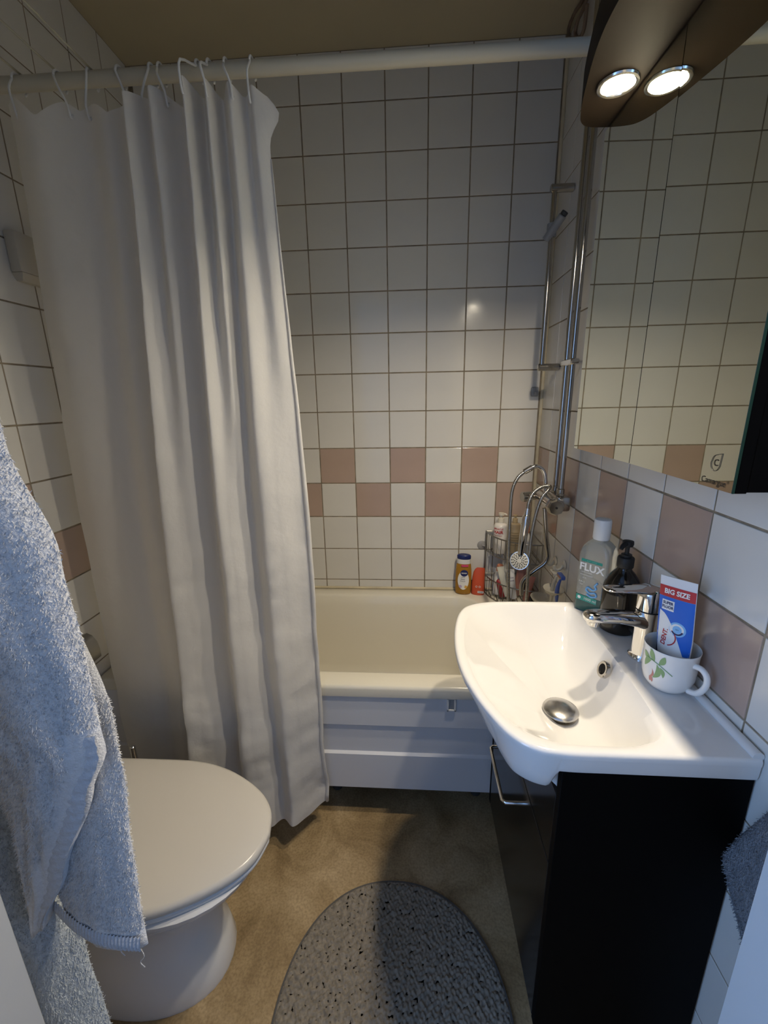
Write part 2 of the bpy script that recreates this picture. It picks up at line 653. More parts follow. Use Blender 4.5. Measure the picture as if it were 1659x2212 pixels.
# ================================================================== curtain rod, hooks, curtain, washing lines
RZ, RY = 2.062, -0.70
rod = thing('shower_curtain_rod', 'long cream shower curtain rod spanning the room above the tub', 'curtain rod', (-RW / 2, RY, RZ))
b = MB()
b.cyl((-RW + .002, RY, RZ + 0.002), (-.002, RY, RZ - 0.004), 0.0145, n=20)
b.build('rod', M_ROD, rod)
for x, d in ((-RW + .0015, 1), (-.0015, -1)):
    b = MB()
    b.cyl((x, RY, RZ), (x + d * .022, RY, RZ), 0.027, 0.021, n=20, bev=.003)
    b.build('wall_flange', M_ROD, rod)

topp = [(-1.425, -.712), (-1.36, -.745), (-1.29, -.722), (-1.245, -.708), (-1.205, -.724), (-1.17, -.706), (-1.142, -.716),
        (-1.128, -.765), (-1.098, -.716), (-1.072, -.762), (-1.045, -.712), (-1.02, -.714), (-.992, -.775), (-.978, -.712),
        (-.95, -.765), (-.937, -.708), (-.905, -.752), (-.885, -.712), (-.862, -.738), (-.838, -.722)]
midp = [(-1.46, -.715), (-1.395, -.738), (-1.325, -.738), (-1.28, -.722), (-1.235, -.737), (-1.195, -.722), (-1.152, -.735),
        (-1.166, -.802), (-1.125, -.792), (-1.09, -.776), (-1.06, -.742), (-1.048, -.752), (-1.022, -.798), (-.995, -.788),
        (-.965, -.765), (-.945, -.752), (-.91, -.782), (-.87, -.764), (-.835, -.735), (-.808, -.722)]
botp = [(-1.455, -.722), (-1.405, -.735), (-1.345, -.732), (-1.30, -.722), (-1.255, -.735), (-1.215, -.725), (-1.165, -.745),
        (-1.188, -.838), (-1.14, -.828), (-1.10, -.808), (-1.068, -.768), (-1.052, -.78), (-1.022, -.832), (-.985, -.828),
        (-.955, -.81), (-.93, -.785), (-.895, -.812), (-.86, -.776), (-.83, -.743), (-.806, -.722)]
NC = 15
Ts, Ms, Bs = [[p for p in catmull([V(x, y, 0) for x, y in L], NC)] for L in (topp, midp, botp)]
HOOKS = [(-1.397, 0.07), (-1.29, 0.2), (-1.235, 0.32), (-1.155, 0.37), (-1.10, 0.45), (-1.058, 0.5), (-.99, 0.62), (-.955, 0.72), (-.912, 0.82), (-.868, 0.93)]


def curtain_pt(u, v):
    n = len(Ts) - 1
    i = min(n, int(round(u * n)))
    t, m_, bt = Ts[i], Ms[i], Bs[i]
    if v < 0.5:
        k = v / 0.5
        k = k * k * (3 - 2 * k) * 0.5 + k * 0.5
        p = t.lerp(m_, k)
    else:
        k = (v - 0.5) / 0.5
        p = m_.lerp(bt, k)
    # scalloped top: lower between the hooks
    near = min(abs(t.x - h[0]) for h in HOOKS)
    sc = 0.030 * min(1, near / 0.05) ** 1.5
    ztop = 2.012 - sc
    if u < 0.06:
        ztop += 0.02 * (1 - u / 0.06)
    zb = 0.098 + 0.004 * math.sin(u * 40)
    z = ztop + (zb - ztop) * v
    q = V(p.x, p.y, z)
    # wrinkles, stronger low on the right
    a = 0.0028 + 0.017 * max(0, v - 0.45) * (0.3 + u)
    d = noise.noise(V(p.x * 7, z * 9, 3.1)) * a + noise.noise(V(p.x * 20, z * 26, 8.1)) * a * 0.45
    q.y += d - 0.004 * v
    q.x += noise.noise(V(z * 6, u * 12, 1.7)) * a * 0.5
    # turned-out corner flap at the top right
    if u > 0.955:
        f = (u - 0.955) / 0.045
        q.x += f * 0.026 * math.exp(-((z - 1.965) / 0.028) ** 2) - f * 0.012 * math.exp(-((z - 2.02) / 0.02) ** 2)
    q.y = min(q.y, -0.7015 if z < 0.54 else q.y)
    return q


cur = thing('shower_curtain', 'white fabric shower curtain gathered on the left half of the rod', 'shower curtain', (-1.12, -.74, 0.09))
b = MB()
b.grid(curtain_pt, len(Ts) - 1, 130)
b.build('curtain_cloth', M_CURT, cur, smooth=180)
b = MB()
b.tube([curtain_pt(1, 0.06 + 0.94 * k / 60) + V(0.001, -0.002, 0) for k in range(61)], [0.001 + 0.005 * min(1, k / 25) for k in range(61)], 8)
b.build('side_hem', M_CURT, cur, smooth=180)

for i, (hx, hu) in enumerate(HOOKS):
    lab = ['leftmost white curtain hook, over the left edge of the curtain', 'white curtain hook second from the left wall', 'white curtain hook third from the left wall',
           'white curtain hook fourth from the left wall', 'white curtain hook fifth from the left wall', 'white curtain hook sixth from the left wall',
           'white curtain hook seventh from the left wall', 'white curtain hook third from the right end of the curtain', 'white curtain hook second from the right end of the curtain',
           'rightmost white curtain hook, by the turned-out curtain corner'][i]
    b = MB()
    cyy = min(Ts, key=lambda p: abs(p.x - hx)).y
    dx = [0.004, 0.014, -0.006, 0.008, -0.01, 0.012, -0.004, 0.006, 0.012, 0][i]
    R = 0.0185
    pts = [V(hx - dx, RY + R * math.sin(a) * 1.0, RZ + R * math.cos(a)) for a in [PI * 0.75 - k * PI * 1.25 / 14 for k in range(15)]]
    pts += [V(hx, cyy - 0.008, 2.035), V(hx + dx, cyy - 0.009, 2.005), V(hx + dx, cyy - 0.004, 1.982), V(hx + dx, cyy + 0.004, 1.99)]
    b.tube(catmull(pts, 3), 0.0024, 8)
    o = b.build('curtain_hook', M_WHITEP, smooth=180, loc=(hx, RY, RZ))
    tag(o, lab, 'hook', 'curtain hooks on the rod')

LINES = [(-1.226, 'washing line nearest the middle of the ceiling, tied to the rod'), (-1.305, 'second washing line from the middle of the ceiling'),
         (-1.39, 'third washing line from the middle of the ceiling'), (-1.47, 'washing line nearest the left wall, tied to the rod')]
for x, lab in LINES:
    b = MB()
    pts = [V(x, RY + 0.002 + (NEAR - RY) * k / 12, RZ + 0.0165 + 0.012 * math.sin(PI * k / 12) * -1 + 0.03 * k / 12) for k in range(13)]
    b.tube(pts, 0.0022, 6)
    tag(b.build('washing_line', M_CORD, smooth=180, loc=(x, RY, RZ)), lab, 'washing line', 'washing lines under the ceiling')

# ================================================================== wash basin
ZB = 0.84
basin = thing('wash_basin', 'white bow-fronted porcelain wash basin on the black vanity', 'sink', (-0.2, -1.0, 0.77))
outl = catmull([V(-.004, -.746, 0), V(-.12, -.746, 0), V(-.245, -.7465, 0), V(-.325, -.752, 0), V(-.378, -.773, 0), V(-.405, -.81, 0), V(-.422, -.87, 0),
                V(-.431, -.94, 0), V(-.4325, -1.0, 0), V(-.427, -1.06, 0), V(-.414, -1.115, 0), V(-.395, -1.168, 0), V(-.369, -1.218, 0),
                V(-.335, -1.246, 0), V(-.29, -1.2545, 0), V(-.22, -1.2555, 0), V(-.10, -1.2555, 0), V(-.004, -1.2555, 0)], 8)
outl += [V(-.004, -1.2555 + (.746 + -1.2555 + 2 * 1.2555 - 2 * .746) * k / 24, 0) for k in range(1, 24)]
BC = V(-0.245, -1.0, 0)
inner = catmull([V(-.118, -.775, 0), V(-.20, -.766, 0), V(-.29, -.768, 0), V(-.35, -.79, 0), V(-.383, -.83, 0), V(-.402, -.90, 0), V(-.410, -.98, 0),
                 V(-.404, -1.06, 0), V(-.386, -1.135, 0), V(-.352, -1.198, 0), V(-.305, -1.228, 0), V(-.24, -1.235, 0), V(-.175, -1.232, 0),
                 V(-.132, -1.212, 0), V(-.114, -1.17, 0), V(-.106, -1.08, 0), V(-.103, -.98, 0), V(-.104, -.88, 0), V(-.107, -.81, 0), V(-.118, -.775, 0)], 10)[:-1]


def ray_hit(poly, c, d):
    best = None
    n = len(poly)
    for i in range(n):
        p, q = poly[i], poly[(i + 1) % n]
        e = q - p
        den = d.x * e.y - d.y * e.x
        if abs(den) < 1e-12:
            continue
        w_ = p - c
        t = (w_.x * e.y - w_.y * e.x) / den
        s = (w_.x * d.y - w_.y * d.x) / den
        if t > 0 and -1e-6 <= s <= 1 + 1e-6:
            if best is None or t < best:
                best = t
    return c + d * best


DR = V(-0.2225, -1.048, 0)
IN = []
for p in outl:
    d = (p - BC).normalized()
    IN.append(ray_hit(inner, BC, d))


def inset(p, k):
    d = (BC - p).normalized()
    q = p + d * k
    if p.x > -0.01:
        q.x = p.x
    return q


def zlow(p):
    k = min(1, max(0, (-p.x - 0.296) / 0.016))
    k = k * k * (3 - 2 * k)
    f = min(1, max(0, (p.y + 1.225) / 0.17))
    return 0.802 - 0.042 * k, k * (.16 + .84 * f)


rings = []
def ring(fn):
    rings.append([fn(p, q) for p, q in zip(outl, IN)])
def setz(p, z):
    return V(p.x, p.y, z)
def under(p, k, x0, z):
    r_ = inset(p, k)
    return V(max(r_.x, x0), min(max(r_.y, -1.226), -.786), z)


ring(lambda p, q: under(p, .03, -.262, .705))
ring(lambda p, q: under(p, .03, -.268, .735))
ring(lambda p, q: under(p, .03, -.288, .744 if p.x < -.25 else .76))
ring(lambda p, q: setz(inset(p, .03 + .05 * zlow(p)[1]), zlow(p)[0]))
ring(lambda p, q: setz(inset(p, .004 + .062 * zlow(p)[1]), zlow(p)[0] - .001))
ring(lambda p, q: setz(inset(p, .002 + .052 * zlow(p)[1]), zlow(p)[0] + .006))
ring(lambda p, q: setz(inset(p, .001 + .026 * zlow(p)[1]), zlow(p)[0] + .026))
ring(lambda p, q: setz(p, ZB - .012))
ring(lambda p, q: setz(p, ZB - .005))
ring(lambda p, q: setz(inset(p, .0025), ZB - .001))
ring(lambda p, q: setz(inset(p, .007), ZB))
ring(lambda p, q: setz(p.lerp(q, .9), ZB - .001))
ring(lambda p, q: setz(q, ZB - .003))
NB = 14
for k in range(1, NB + 1):
    t = k / NB
    def bowl(p, q, t=t):
        k = min(1, max(0, (DR.x - q.x - .02) / .15))        # 1 towards the front
        steep = 1 - (1 - min(1, t / 0.80)) ** 3.0
        slow = 1 - (1 - min(1, t / 0.97)) ** 1.1
        depth = 0.100 * (steep * (1 - k) + slow * k)
        return setz(q.lerp(DR, t * 0.935), ZB - .003 - depth - 0.003 * t)
    ring(bowl)
b = MB()
b.loft(rings, True, True, True)
b.build('basin_body', M_PORC, basin, smooth=60)
b = MB()
b.tube([(-.009, -.75, ZB + .002), (-.009, -1.252, ZB + .002)], 0.0085, 10)
b.build('back_ridge', M_PORC, basin)
zd = ZB - .003 - .1025
b = MB()
b.lathe([(0.031, -0.002), (0.031, 0.0025), (0.026, 0.0035), (0.0225, 0.001), (0.0225, -0.006), (0.001, -0.006)], (DR.x, DR.y, zd), n=32)
b.build('drain_ring', M_STEEL, basin)
b = MB()
b.lathe([(0.006, -0.005), (0.006, 0.009), (0.0345, 0.0115), (0.0355, 0.0135), (0.034, 0.016), (0.026, 0.0195), (0.013, 0.0222), (0.0, 0.023)], (DR.x, DR.y, zd), n=36)
b.build('pop_up_plug', mat('satin_chrome', (0.62, 0.60, 0.57), 0.24, metal=1.0), basin)
# overflow on the wall side of the bowl
of = V(-0.1125, -0.998, 0.812)
of = V(-0.128, -1.005, 0.8155)
nb = V(-0.93, 0, 0.36).normalized()
b = MB()
b.lathe([(0.0175, -0.006), (0.0175, 0.0010), (0.0160, 0.0022), (0.0115, 0.0015), (0.0105, -0.004), (0.001, -0.004)], of, nb, 28)
ovr = b.build('overflow_ring', M_STEEL, basin)
b = MB()
b.lathe([(0.0108, 0.0), (0.0001, 0.0)], of - nb * .0022, nb, 20)
b.build('overflow_hole', M_DARK, ovr)

# ================================================================== vanity
van = thing('vanity_cabinet', 'black wall-hung vanity cabinet with two glossy drawers under the basin', 'cabinet', (-.15, -1.0, 0.18))
VX, VY0, VY1, VZ0, VZ1 = -0.274, -1.250, -0.762, 0.18, 0.7995
b = MB()
b.box((VX - .0172, VY0, VZ0), (-.004, VY0 + .016, VZ1), 0.0008)
b.build('side_panel', M_BLACK, van)
b = MB()
b.box((VX - .0172, VY1 - .016, VZ0), (-.004, VY1, VZ1), 0.0008)
b.build('side_panel', M_BLACK, van)
b = MB()
b.box((VX, VY0 + .0165, VZ0), (-.004, VY1 - .0165, VZ0 + .016))
b.build('bottom_panel', M_BLACK, van)
b = MB()
b.box((-.012, VY0 + .0165, VZ0 + .017), (-.004, VY1 - .0165, 0.70))
b.build('back_panel', M_BLACK, van)
for (z0, z1, hz) in ((0.182, 0.583, 0.478), (0.588, 0.738, 0.675)):
    b = MB()
    b.box((VX - .017, VY0 + .0168, z0), (VX - .0005, VY1 - .0168, z1), 0.0012)
    dr = b.build('drawer_front', M_GBLK, van)
    b = MB()
    hx = VX - .017
    hp = [V(hx + .002, -1.03, hz), V(hx - .024, -1.03, hz), V(hx - .030, -1.024, hz), V(hx - .030, -.90, hz), V(hx - .030, -.876, hz), V(hx - .024, -.87, hz), V(hx + .002, -.87, hz)]
    b.tube(hp, 0.0045, 10)
    b.build('handle', M_CHROME, dr)

# ================================================================== faucet
fx, fy = -0.047, -0.992
fau = thing('basin_faucet', 'chrome single-lever faucet on the basin deck', 'faucet', (fx, fy, ZB))
FD = V(-0.985, -0.17, 0)       # spout direction
FN = V(0.17, -0.985, 0)
b = MB()
b.lathe([(0.0255, 0), (0.0255, 0.004), (0.0235, 0.006), (0.0215, 0.012), (0.0210, 0.06), (0.0222, 0.095), (0.0235, 0.108), (0.0, 0.108)], (fx, fy, ZB), n=36)
b.build('faucet_body', M_CHROME, fau)
b = MB()
b.lathe([(0.0237, 0.1085), (0.0237, 0.1105), (0, 0.1105)], (fx, fy, ZB), n=36)
b.build('seal_ring', M_DARK, fau)


def oval(c, t, wd, h, n=20, up=V(0, 0, 1), e=2.6):
    side = FN
    out = []
    for k in range(n):
        a = 2 * PI * k / n
        ca, sa = math.cos(a), math.sin(a)
        out.append(c + side * (wd * math.copysign(abs(ca) ** (2 / e), ca)) + up * (h * math.copysign(abs(sa) ** (2 / e), sa)))
    return out


b = MB()
rings = []
for (s, z, wd, h) in ((0.005, .082, .019, .017), (0.03, .090, .0195, .0145), (0.07, .0985, .0195, .0115), (0.108, .102, .0185, .011), (0.126, .1025, .0165, .0115), (0.134, .102, .012, .009), (0.1365, .1015, .006, .004)):
    rings.append(oval(V(fx, fy, ZB + z) + FD * s, FD, wd, h))
b.loft(rings)
b.cyl(V(fx, fy, ZB + .1) + FD * .116, V(fx, fy, ZB + .083) + FD * .118, 0.0125, 0.012, 24, .001)
b.build('spout', M_CHROME, fau)
b = MB()
b.lathe([(0.0, 0.1105), (0.0235, 0.1112), (0.0237, 0.140), (0.0232, 0.152), (0.020, 0.157), (0.0, 0.159)], (fx, fy, ZB), n=36)
rings = []
for (s, z, wd, h) in ((-0.012, .150, .0195, .007), (0.015, .1535, .0215, .0062), (0.05, .157, .019, .0045), (0.085, .160, .0165, .0035), (0.098, .161, .013, .003), (0.102, .161, .007, .0015)):
    rings.append(oval(V(fx, fy, ZB + z) + FD * s, FD, wd, h))
b.loft(rings)
b.build('lever', M_CHROME, fau)

# ================================================================== mirror cabinet with lamp canopy
MX, MY0, MY1, MZ0, MZ1 = -0.13, -1.2605, -0.748, 1.249, 1.888
mc = thing('mirror_cabinet', 'black mirror cabinet with two mirrored doors and lamp canopy on the right wall', 'cabinet', (-.06, -1.0, MZ0))
b = MB()
b.box((MX + .019, MY0 + .002, MZ0 + .001), (-.003, MY1 - .002, MZ1), 0.001)
b.build('carcass', M_BLACK, mc)
MID = -1.0045
for (y0, y1) in ((MID + .0006, MY1), (MY0, MID - .0006)):
    b = MB()
    skew = .0215 if y1 == MY1 else 0.0       # the farther door hangs slightly open at its hinge side
    b.box((MX + .004, y0, MZ0), (MX + .018, y1, MZ1), 0.0006)
    for v in b.bm.verts:
        v.co.x -= skew * (v.co.y - y0)
    door = b.build('door', M_BLACK, mc)
    b = MB()
    b.box((MX, y0 + .0004, MZ0 + .0004), (MX + .0035, y1 - .0004, MZ1 - .0004))
    for v in b.bm.verts:
        v.co.x -= skew * (v.co.y - y0)
    g = b.build('mirror_glass', M_MIRROR, door, smooth=0)
    if y0 < -1.1:
        b = MB()
        b.box((MX + .0003, y0 - .0002, MZ0), (MX + .0034, y0 + .0003, MZ1))
        b.build('glass_edge', M_EDGE, door, smooth=0)
# printed emblem on the nearer door
mk = P(1546, 1010, 0, MX)
INKD = ink('mirror_print', (0.02, 0.018, 0.016))


def mirror_map(x, y):
    return V(MX - 0.0006, mk.y - x, mk.z + y)


lettering('Camargue', 0.0115, INKD, g, mirror_map, 0.0, -0.0185, sx=0.98)
lettering('®', 0.005, INKD, g, mirror_map, 0.0265, -0.0155)
b = MB()
ep = []
for k in range(25):
    a = 0.35 + k / 24 * 5.6
    ep.append(mirror_map(-0.001 + 0.0085 * math.cos(a) * (0.9 if math.sin(a) > 0 else 1), 0.006 + 0.0105 * math.sin(a)))
ep = [mirror_map(0.0085, 0.019)] + [mirror_map(-0.002, 0.0165)] + ep[5:] + [mirror_map(0.0085, 0.019)]
b.tube(ep, 0.0004, 5)
b.build('emblem', INKD, g)
lettering('C', 0.0125, INKD, g, mirror_map, -0.0005, 0.006)
# canopy: bow-fronted board over the doors with two spots
CZ = 1.889
arc = catmull([V(-.10, -.7585, 0), V(-.165, -.762, 0), V(-.192, -.776, 0), V(-.208, -.812, 0), V(-.226, -.884, 0), V(-.242, -.965, 0), V(-.247, -1.03, 0), V(-.242, -1.09, 0),
               V(-.226, -1.15, 0), V(-.208, -1.20, 0), V(-.19, -1.245, 0), V(-.165, -1.2575, 0), V(-.10, -1.26, 0)], 6)
arc = arc + [V(-.004, -1.26, 0), V(-.004, -.7585, 0)]
b = MB()
b.loft([[setz(p, z) for p in arc] for z in (CZ + .0002, CZ + .004, CZ + .055, CZ + .059)])
b.build('canopy', M_CANOPY, mc, smooth=40)
SPOTS = [(-.173, -.885), (-.173, -1.128)]
for (x, y) in SPOTS:
    b = MB()
    b.torus((x, y, CZ - .001), 0.030, 0.004, n=28)
    rg = b.build('lamp_ring', M_STEEL, mc)
    b = MB()
    b.lathe([(0.0, -.004), (0.018, -.0035), (0.0265, -.001), (0.0265, 0.0)], (x, y, CZ), n=28)
    b.build('lamp_lens', M_BULB, rg)
    sl = bpy.data.lights.new('spot_lamp', 'AREA')
    sl.shape = 'DISK'
    sl.size = 0.05
    sl.energy = LAMP_W
    sl.color = LAMP_COL
    sl.spread = math.radians(160)
    so = bpy.data.objects.new('spot_lamp', sl)
    COL.objects.link(so)
    so.parent = mc
    so.location = V(x, y, CZ - .0048) - OFF[mc.name]

# ================================================================== toilet
TY = -1.081
toi = thing('toilet', 'white floor-standing toilet with closed beige lid behind the towel', 'toilet', (-1.2, TY, 0))


def lid_outline(grow, z):
    half = [(-1.352, 0.150), (-1.337, 0.1855), (-1.24, 0.187), (-1.11, 0.1845), (-1.01, 0.160), (-.917, 0.110), (-.868, 0.058), (-.8515, 0.0)]
    c = catmull([V(x, y, 0) for x, y in half[1:]], 6)
    c = [V(half[0][0], half[0][1], 0)] + c
    cx = -1.1
    up = [V(p.x + grow * (p.x - cx) / 0.25, TY + p.y + grow * p.y / 0.19, z) for p in c]
    dn = [V(p.x, 2 * TY - p.y, z) for p in reversed(up[:-1])]
    return up + dn


b = MB()
b.loft([lid_outline(g_, z) for g_, z in ((-.012, .403), (-.002, .404), (0, .408), (0, .417), (-.003, .4225), (-.010, .425), (-.06, .4275), (-.15, .4285))])
b.build('lid', M_LID, toi, smooth=60)
b = MB()
b.loft([lid_outline(g_, z) for g_, z in ((-.02, .386), (-.006, .387), (-.004, .391), (-.004, .399), (-.010, .4025))])
b.build('seat', M_TOILET, toi, smooth=60)


def egg(xb, xf, hw, z, n=40, e=2.2):
    cx = xb + (xf - xb) * 0.52
    out = []
    for k in range(n):
        a = 2 * PI * k / n
        ca, sa = math.cos(a), math.sin(a)
        rx = (xf - cx) if ca > 0 else (cx - xb)
        out.append(V(cx + rx * math.copysign(abs(ca) ** (2 / e), ca), TY + hw * math.copysign(abs(sa) ** (2 / e), sa), z))
    return out


b = MB()
b.loft([egg(-1.40, -.985, .128, 0), egg(-1.40, -.983, .130, .012), egg(-1.395, -.992, .124, .06), egg(-1.39, -1.024, .110, .13), egg(-1.385, -1.034, .104, .185),
        egg(-1.38, -1.012, .110, .235), egg(-1.37, -.955, .138, .30), egg(-1.36, -.90, .164, .345), egg(-1.355, -.878, .172, .366), egg(-1.355, -.872, .174, .380), egg(-1.36, -.88, .168, .3855)])
b.build('pedestal_bowl', M_TOILET, toi, smooth=60)
b = MB()
b.loft([rrect(-1.535, -1.375, TY - .17, TY + .17, .03, z) for z in (.36, .77)] )
b.build('tank', M_TOILET, toi)
b = MB()
b.loft([rrect(-1.538, -1.368, TY - .176, TY + .176, .03, z) for z in (.7702, .79)] + [rrect(-1.53, -1.376, TY - .168, TY + .168, .03, .797)])
tl = b.build('tank_lid', M_TOILET, toi)
b = MB()
b.cyl((-1.45, TY, .7972), (-1.45, TY, .806), .022, n=24, bev=.002)
b.build('flush_button', M_CHROME, tl)
for s in (-1, 1):
    b = MB()
    b.cyl((-1.357, TY + s * .075, .3865), (-1.357, TY + s * .075, .412), .012, n=16, bev=.002)
    b.build('hinge', M_CHROME, toi)

# water shut-off valve between toilet and curtain
vp = P(286, 1612, 1, -.80)
val = thing('shut_off_valve', 'small chrome shut-off valve behind the toilet lid by the curtain', 'valve', (vp.x, vp.y, vp.z - .08))
b = MB()
b.cyl((vp.x, vp.y, vp.z - .06), (vp.x, vp.y, vp.z), .0085, .0075, 16, .002)
b.build('stem', M_CHROME, val)
b = MB()
b.cyl((vp.x, vp.y, 0.0), (vp.x, vp.y, vp.z - .06), .0065, n=12)
b.build('supply_pipe', M_STEEL, val)

# ================================================================== bath mat
mx_, my_, ma, mb_ = -0.572, -1.195, 0.274, 0.305
bmat = thing('bath_mat', 'grey oval tufted bath mat lying on the floor', 'bath mat', (mx_, my_, 0))


def ell(k, z, n=96):
    out = []
    for i in range(n):
        a = 2 * PI * i / n
        ca, sa = math.cos(a), math.sin(a)
        out.append(V(mx_ + ma * k * math.copysign(abs(ca) ** .93, ca), my_ + mb_ * k * math.copysign(abs(sa) ** .93, sa), z))
    return out


b = MB()
b.loft([ell(1.0, .0005), ell(1.004, .004), ell(1.0, .008), ell(.985, .009)])
b.build('mat_base', M_MATB, bmat, smooth=60)
b = MB()
NG = 330
vid = {}
for i in range(NG + 1):
    for j in range(NG + 1):
        u, v = (i / NG * 2 - 1), (j / NG * 2 - 1)
        rr = (abs(u) ** 2.15 + abs(v) ** 2.15) ** (1 / 2.15)
        if rr > 0.985:
            continue
        x, y = mx_ + u * ma, my_ + v * mb_
        p_, q_ = (x * 0.85 + y * 0.52) / 0.0085, (-x * 0.52 + y * 0.85) / 0.0085
        ridge = abs(math.sin(p_ * PI)) ** .6 * abs(math.sin(q_ * PI)) ** .6
        z = 0.0095 + 0.0034 * ridge + 0.0055 * noise.noise(V(x * 125, y * 125, 1)) + 0.002 * noise.noise(V(x * 60, y * 60, 5))
        z = 0.009 + (max(z, 0.009) - 0.009) * min(1, (0.985 - rr) / .02)
        vid[(i, j)] = b.bm.verts.new((x + 0.001 * noise.noise(V(x * 300, y * 300, 9)), y + 0.001 * noise.noise(V(x * 300, y * 300, 19)), z))
for (i, j) in list(vid):
    k = [(i, j), (i + 1, j), (i + 1, j + 1), (i, j + 1)]
    if all(t in vid for t in k):
        b.face([vid[t] for t in k])
tag(b.build('pile', M_MATP, bmat, smooth=180), kind='stuff')

# ================================================================== towels on the left
def tufts(name, m, parent, src, count, ln, wd, seed, keep=None):
    """short terry loops standing on a cloth mesh"""
    rnd = random.Random(seed)
    me = src.data
    me.calc_loop_triangles()
    tris = me.loop_triangles
    areas, tot = [], 0
    for t in tris:
        tot += t.area
        areas.append(tot)
    import bisect
    vs, fs = [], []
    off = OFF[src.name]
    for _ in range(count):
        t = tris[min(len(tris) - 1, bisect.bisect(areas, rnd.random() * tot))]
        a, c, d = [me.vertices[i].co for i in t.vertices]
        u, v = rnd.random(), rnd.random()
        if u + v > 1:
            u, v = 1 - u, 1 - v
        p = a + (c - a) * u + (d - a) * v
        if keep and not keep(p + off):
            continue
        nrm = t.normal
        j = Vector((rnd.uniform(-1, 1), rnd.uniform(-1, 1), rnd.uniform(-1.5, .5))) * 0.9
        dr_ = (nrm + j).normalized()
        sd = dr_.cross(Vector((rnd.uniform(-1, 1), rnd.uniform(-1, 1), rnd.uniform(-1, 1)))).normalized() * wd
        l_ = ln * rnd.uniform(.6, 1.2)
        tip = p + dr_ * l_ + Vector((0, 0, -l_ * .25))
        k = len(vs)
        vs += [p - sd, p + sd, tip + sd * .5, tip - sd * .5]
        fs.append((k, k + 1, k + 2, k + 3))
    nm = bpy.data.meshes.new(name)
    nm.from_pydata([tuple(v) for v in vs], [], fs)
    nm.materials.append(m)
    o = bpy.data.objects.new(name, nm)
    COL.objects.link(o)
    o.parent = parent
    OFF[o.name] = off.copy()
    return tag(o, kind='stuff')


def interp(tab, z):
    """table of (z, value...) with z falling"""
    if z >= tab[0][0]:
        return tab[0][1:]
    for a, c in zip(tab, tab[1:]):
        if z >= c[0]:
            k = (a[0] - z) / (a[0] - c[0])
            k = k * k * (3 - 2 * k) * .6 + k * .4
            return tuple(x + (y - x) * k for x, y in zip(a[1:], c[1:]))
    return tab[-1][1:]


def cloth_panel(b, tab, z0, z1, nz, nx, thick, wob, seed, zslope=None):
    """a hanging panel: tab rows (z, xleft, xright, yleft, yright, bulge); two faces and rounded edges"""
    rings = []
    for i in range(nz + 1):
        row = []
        t = i / nz
        for side in (0, 1):
            for j in range(nx + 1):
                u = j / nx if side == 0 else 1 - j / nx
                zz = z0 + (z1 - z0) * t
                if zslope:
                    zz += zslope(u) * t
                xl, xr, yl, yr, bl = interp(tab, zz)
                x = xl + (xr - xl) * u
                y = yl + (yr - yl) * u - bl * math.sin(PI * u) + wob * noise.noise(V(u * 3.2 + seed, zz * 2.5, seed)) \
                    + .4 * wob * noise.noise(V(u * 9 + seed, zz * 9, seed + 4))
                th = thick * (max(0.0, 1 - (2 * u - 1) ** 6) ** .5) * (1 if side == 0 else -1) * .5
                row.append(V(x, y - th, zz))
        rings.append(row)
    b.loft(rings, True, True, True)
    return b


# right-hand, nearer towel (white)
tw = thing('bath_towel', 'white terry bath towel hanging over the toilet with a folded woven border', 'towel', (-0.98, -1.42, 0.6))
TAB_F = [(1.78, -1.03, -0.99, -1.475, -1.475, .005), (1.60, -1.14, -.975, -1.44, -1.43, .02), (1.34, -1.15, -.938, -1.43, -1.405, .03), (1.2155, -1.14, -.905, -1.42, -1.40, .03),
         (1.073, -1.10, -.900, -1.41, -1.395, .028), (.96, -1.055, -.905, -1.405, -1.395, .024), (.90, -1.048, -.93, -1.405, -1.40, .02), (.77, -1.046, -.988, -1.405, -1.402, .012), (.675, -1.048, -1.036, -1.405, -1.405, .004)]
b = MB()
cloth_panel(b, TAB_F, 1.78, 0.672, 90, 22, .020, .022, 2.0)
front = b.build('front_fall', M_TOWEL, tw, smooth=180)
TAB_B = [(1.78, -1.02, -0.99, -1.47, -1.47, .0), (1.3, -1.03, -.95, -1.39, -1.385, .0), (.98, -1.04, -.908, -1.378, -1.375, .006), (.90, -1.043, -.9065, -1.378, -1.378, .012), (.75, -1.045, -.910, -1.380, -1.385, .014), (.60, -1.046, -.913, -1.384, -1.392, .014)]
b = MB()
cloth_panel(b, TAB_B, 1.70, 0.665, 80, 18, .014, .012, 6.0, zslope=lambda u: -.058 * u)
backf = b.build('back_fall', M_TOWEL, tw, smooth=180)
# woven border: along the folded edge of the front fall and along the hem of the back fall
b = MB()


def bord(u, v):
    zz = .99 - .31 * v
    xl, xr, yl, yr, bl = interp(TAB_F, zz)
    x = xr - .030 * (1 - u) * min(1, (zz - .66) / .1)
    return V(x, yr - .013 - .004 * math.sin(PI * u) - .002 * abs(math.sin(v * 60)), zz)


b.grid(bord, 6, 90)
b.build('woven_border', M_TBAND, front, smooth=180)
b = MB()


def hem(u, v):
    x = -1.044 + .131 * u
    zz = .668 - .058 * u + .026 * (1 - v)
    xl, xr, yl, yr, bl = interp(TAB_B, zz)
    return V(x, yl + (yr - yl) * u - bl * math.sin(PI * u) - .0105 - .0012 * math.sin(u * 190) - .003 * math.sin(PI * v), zz)


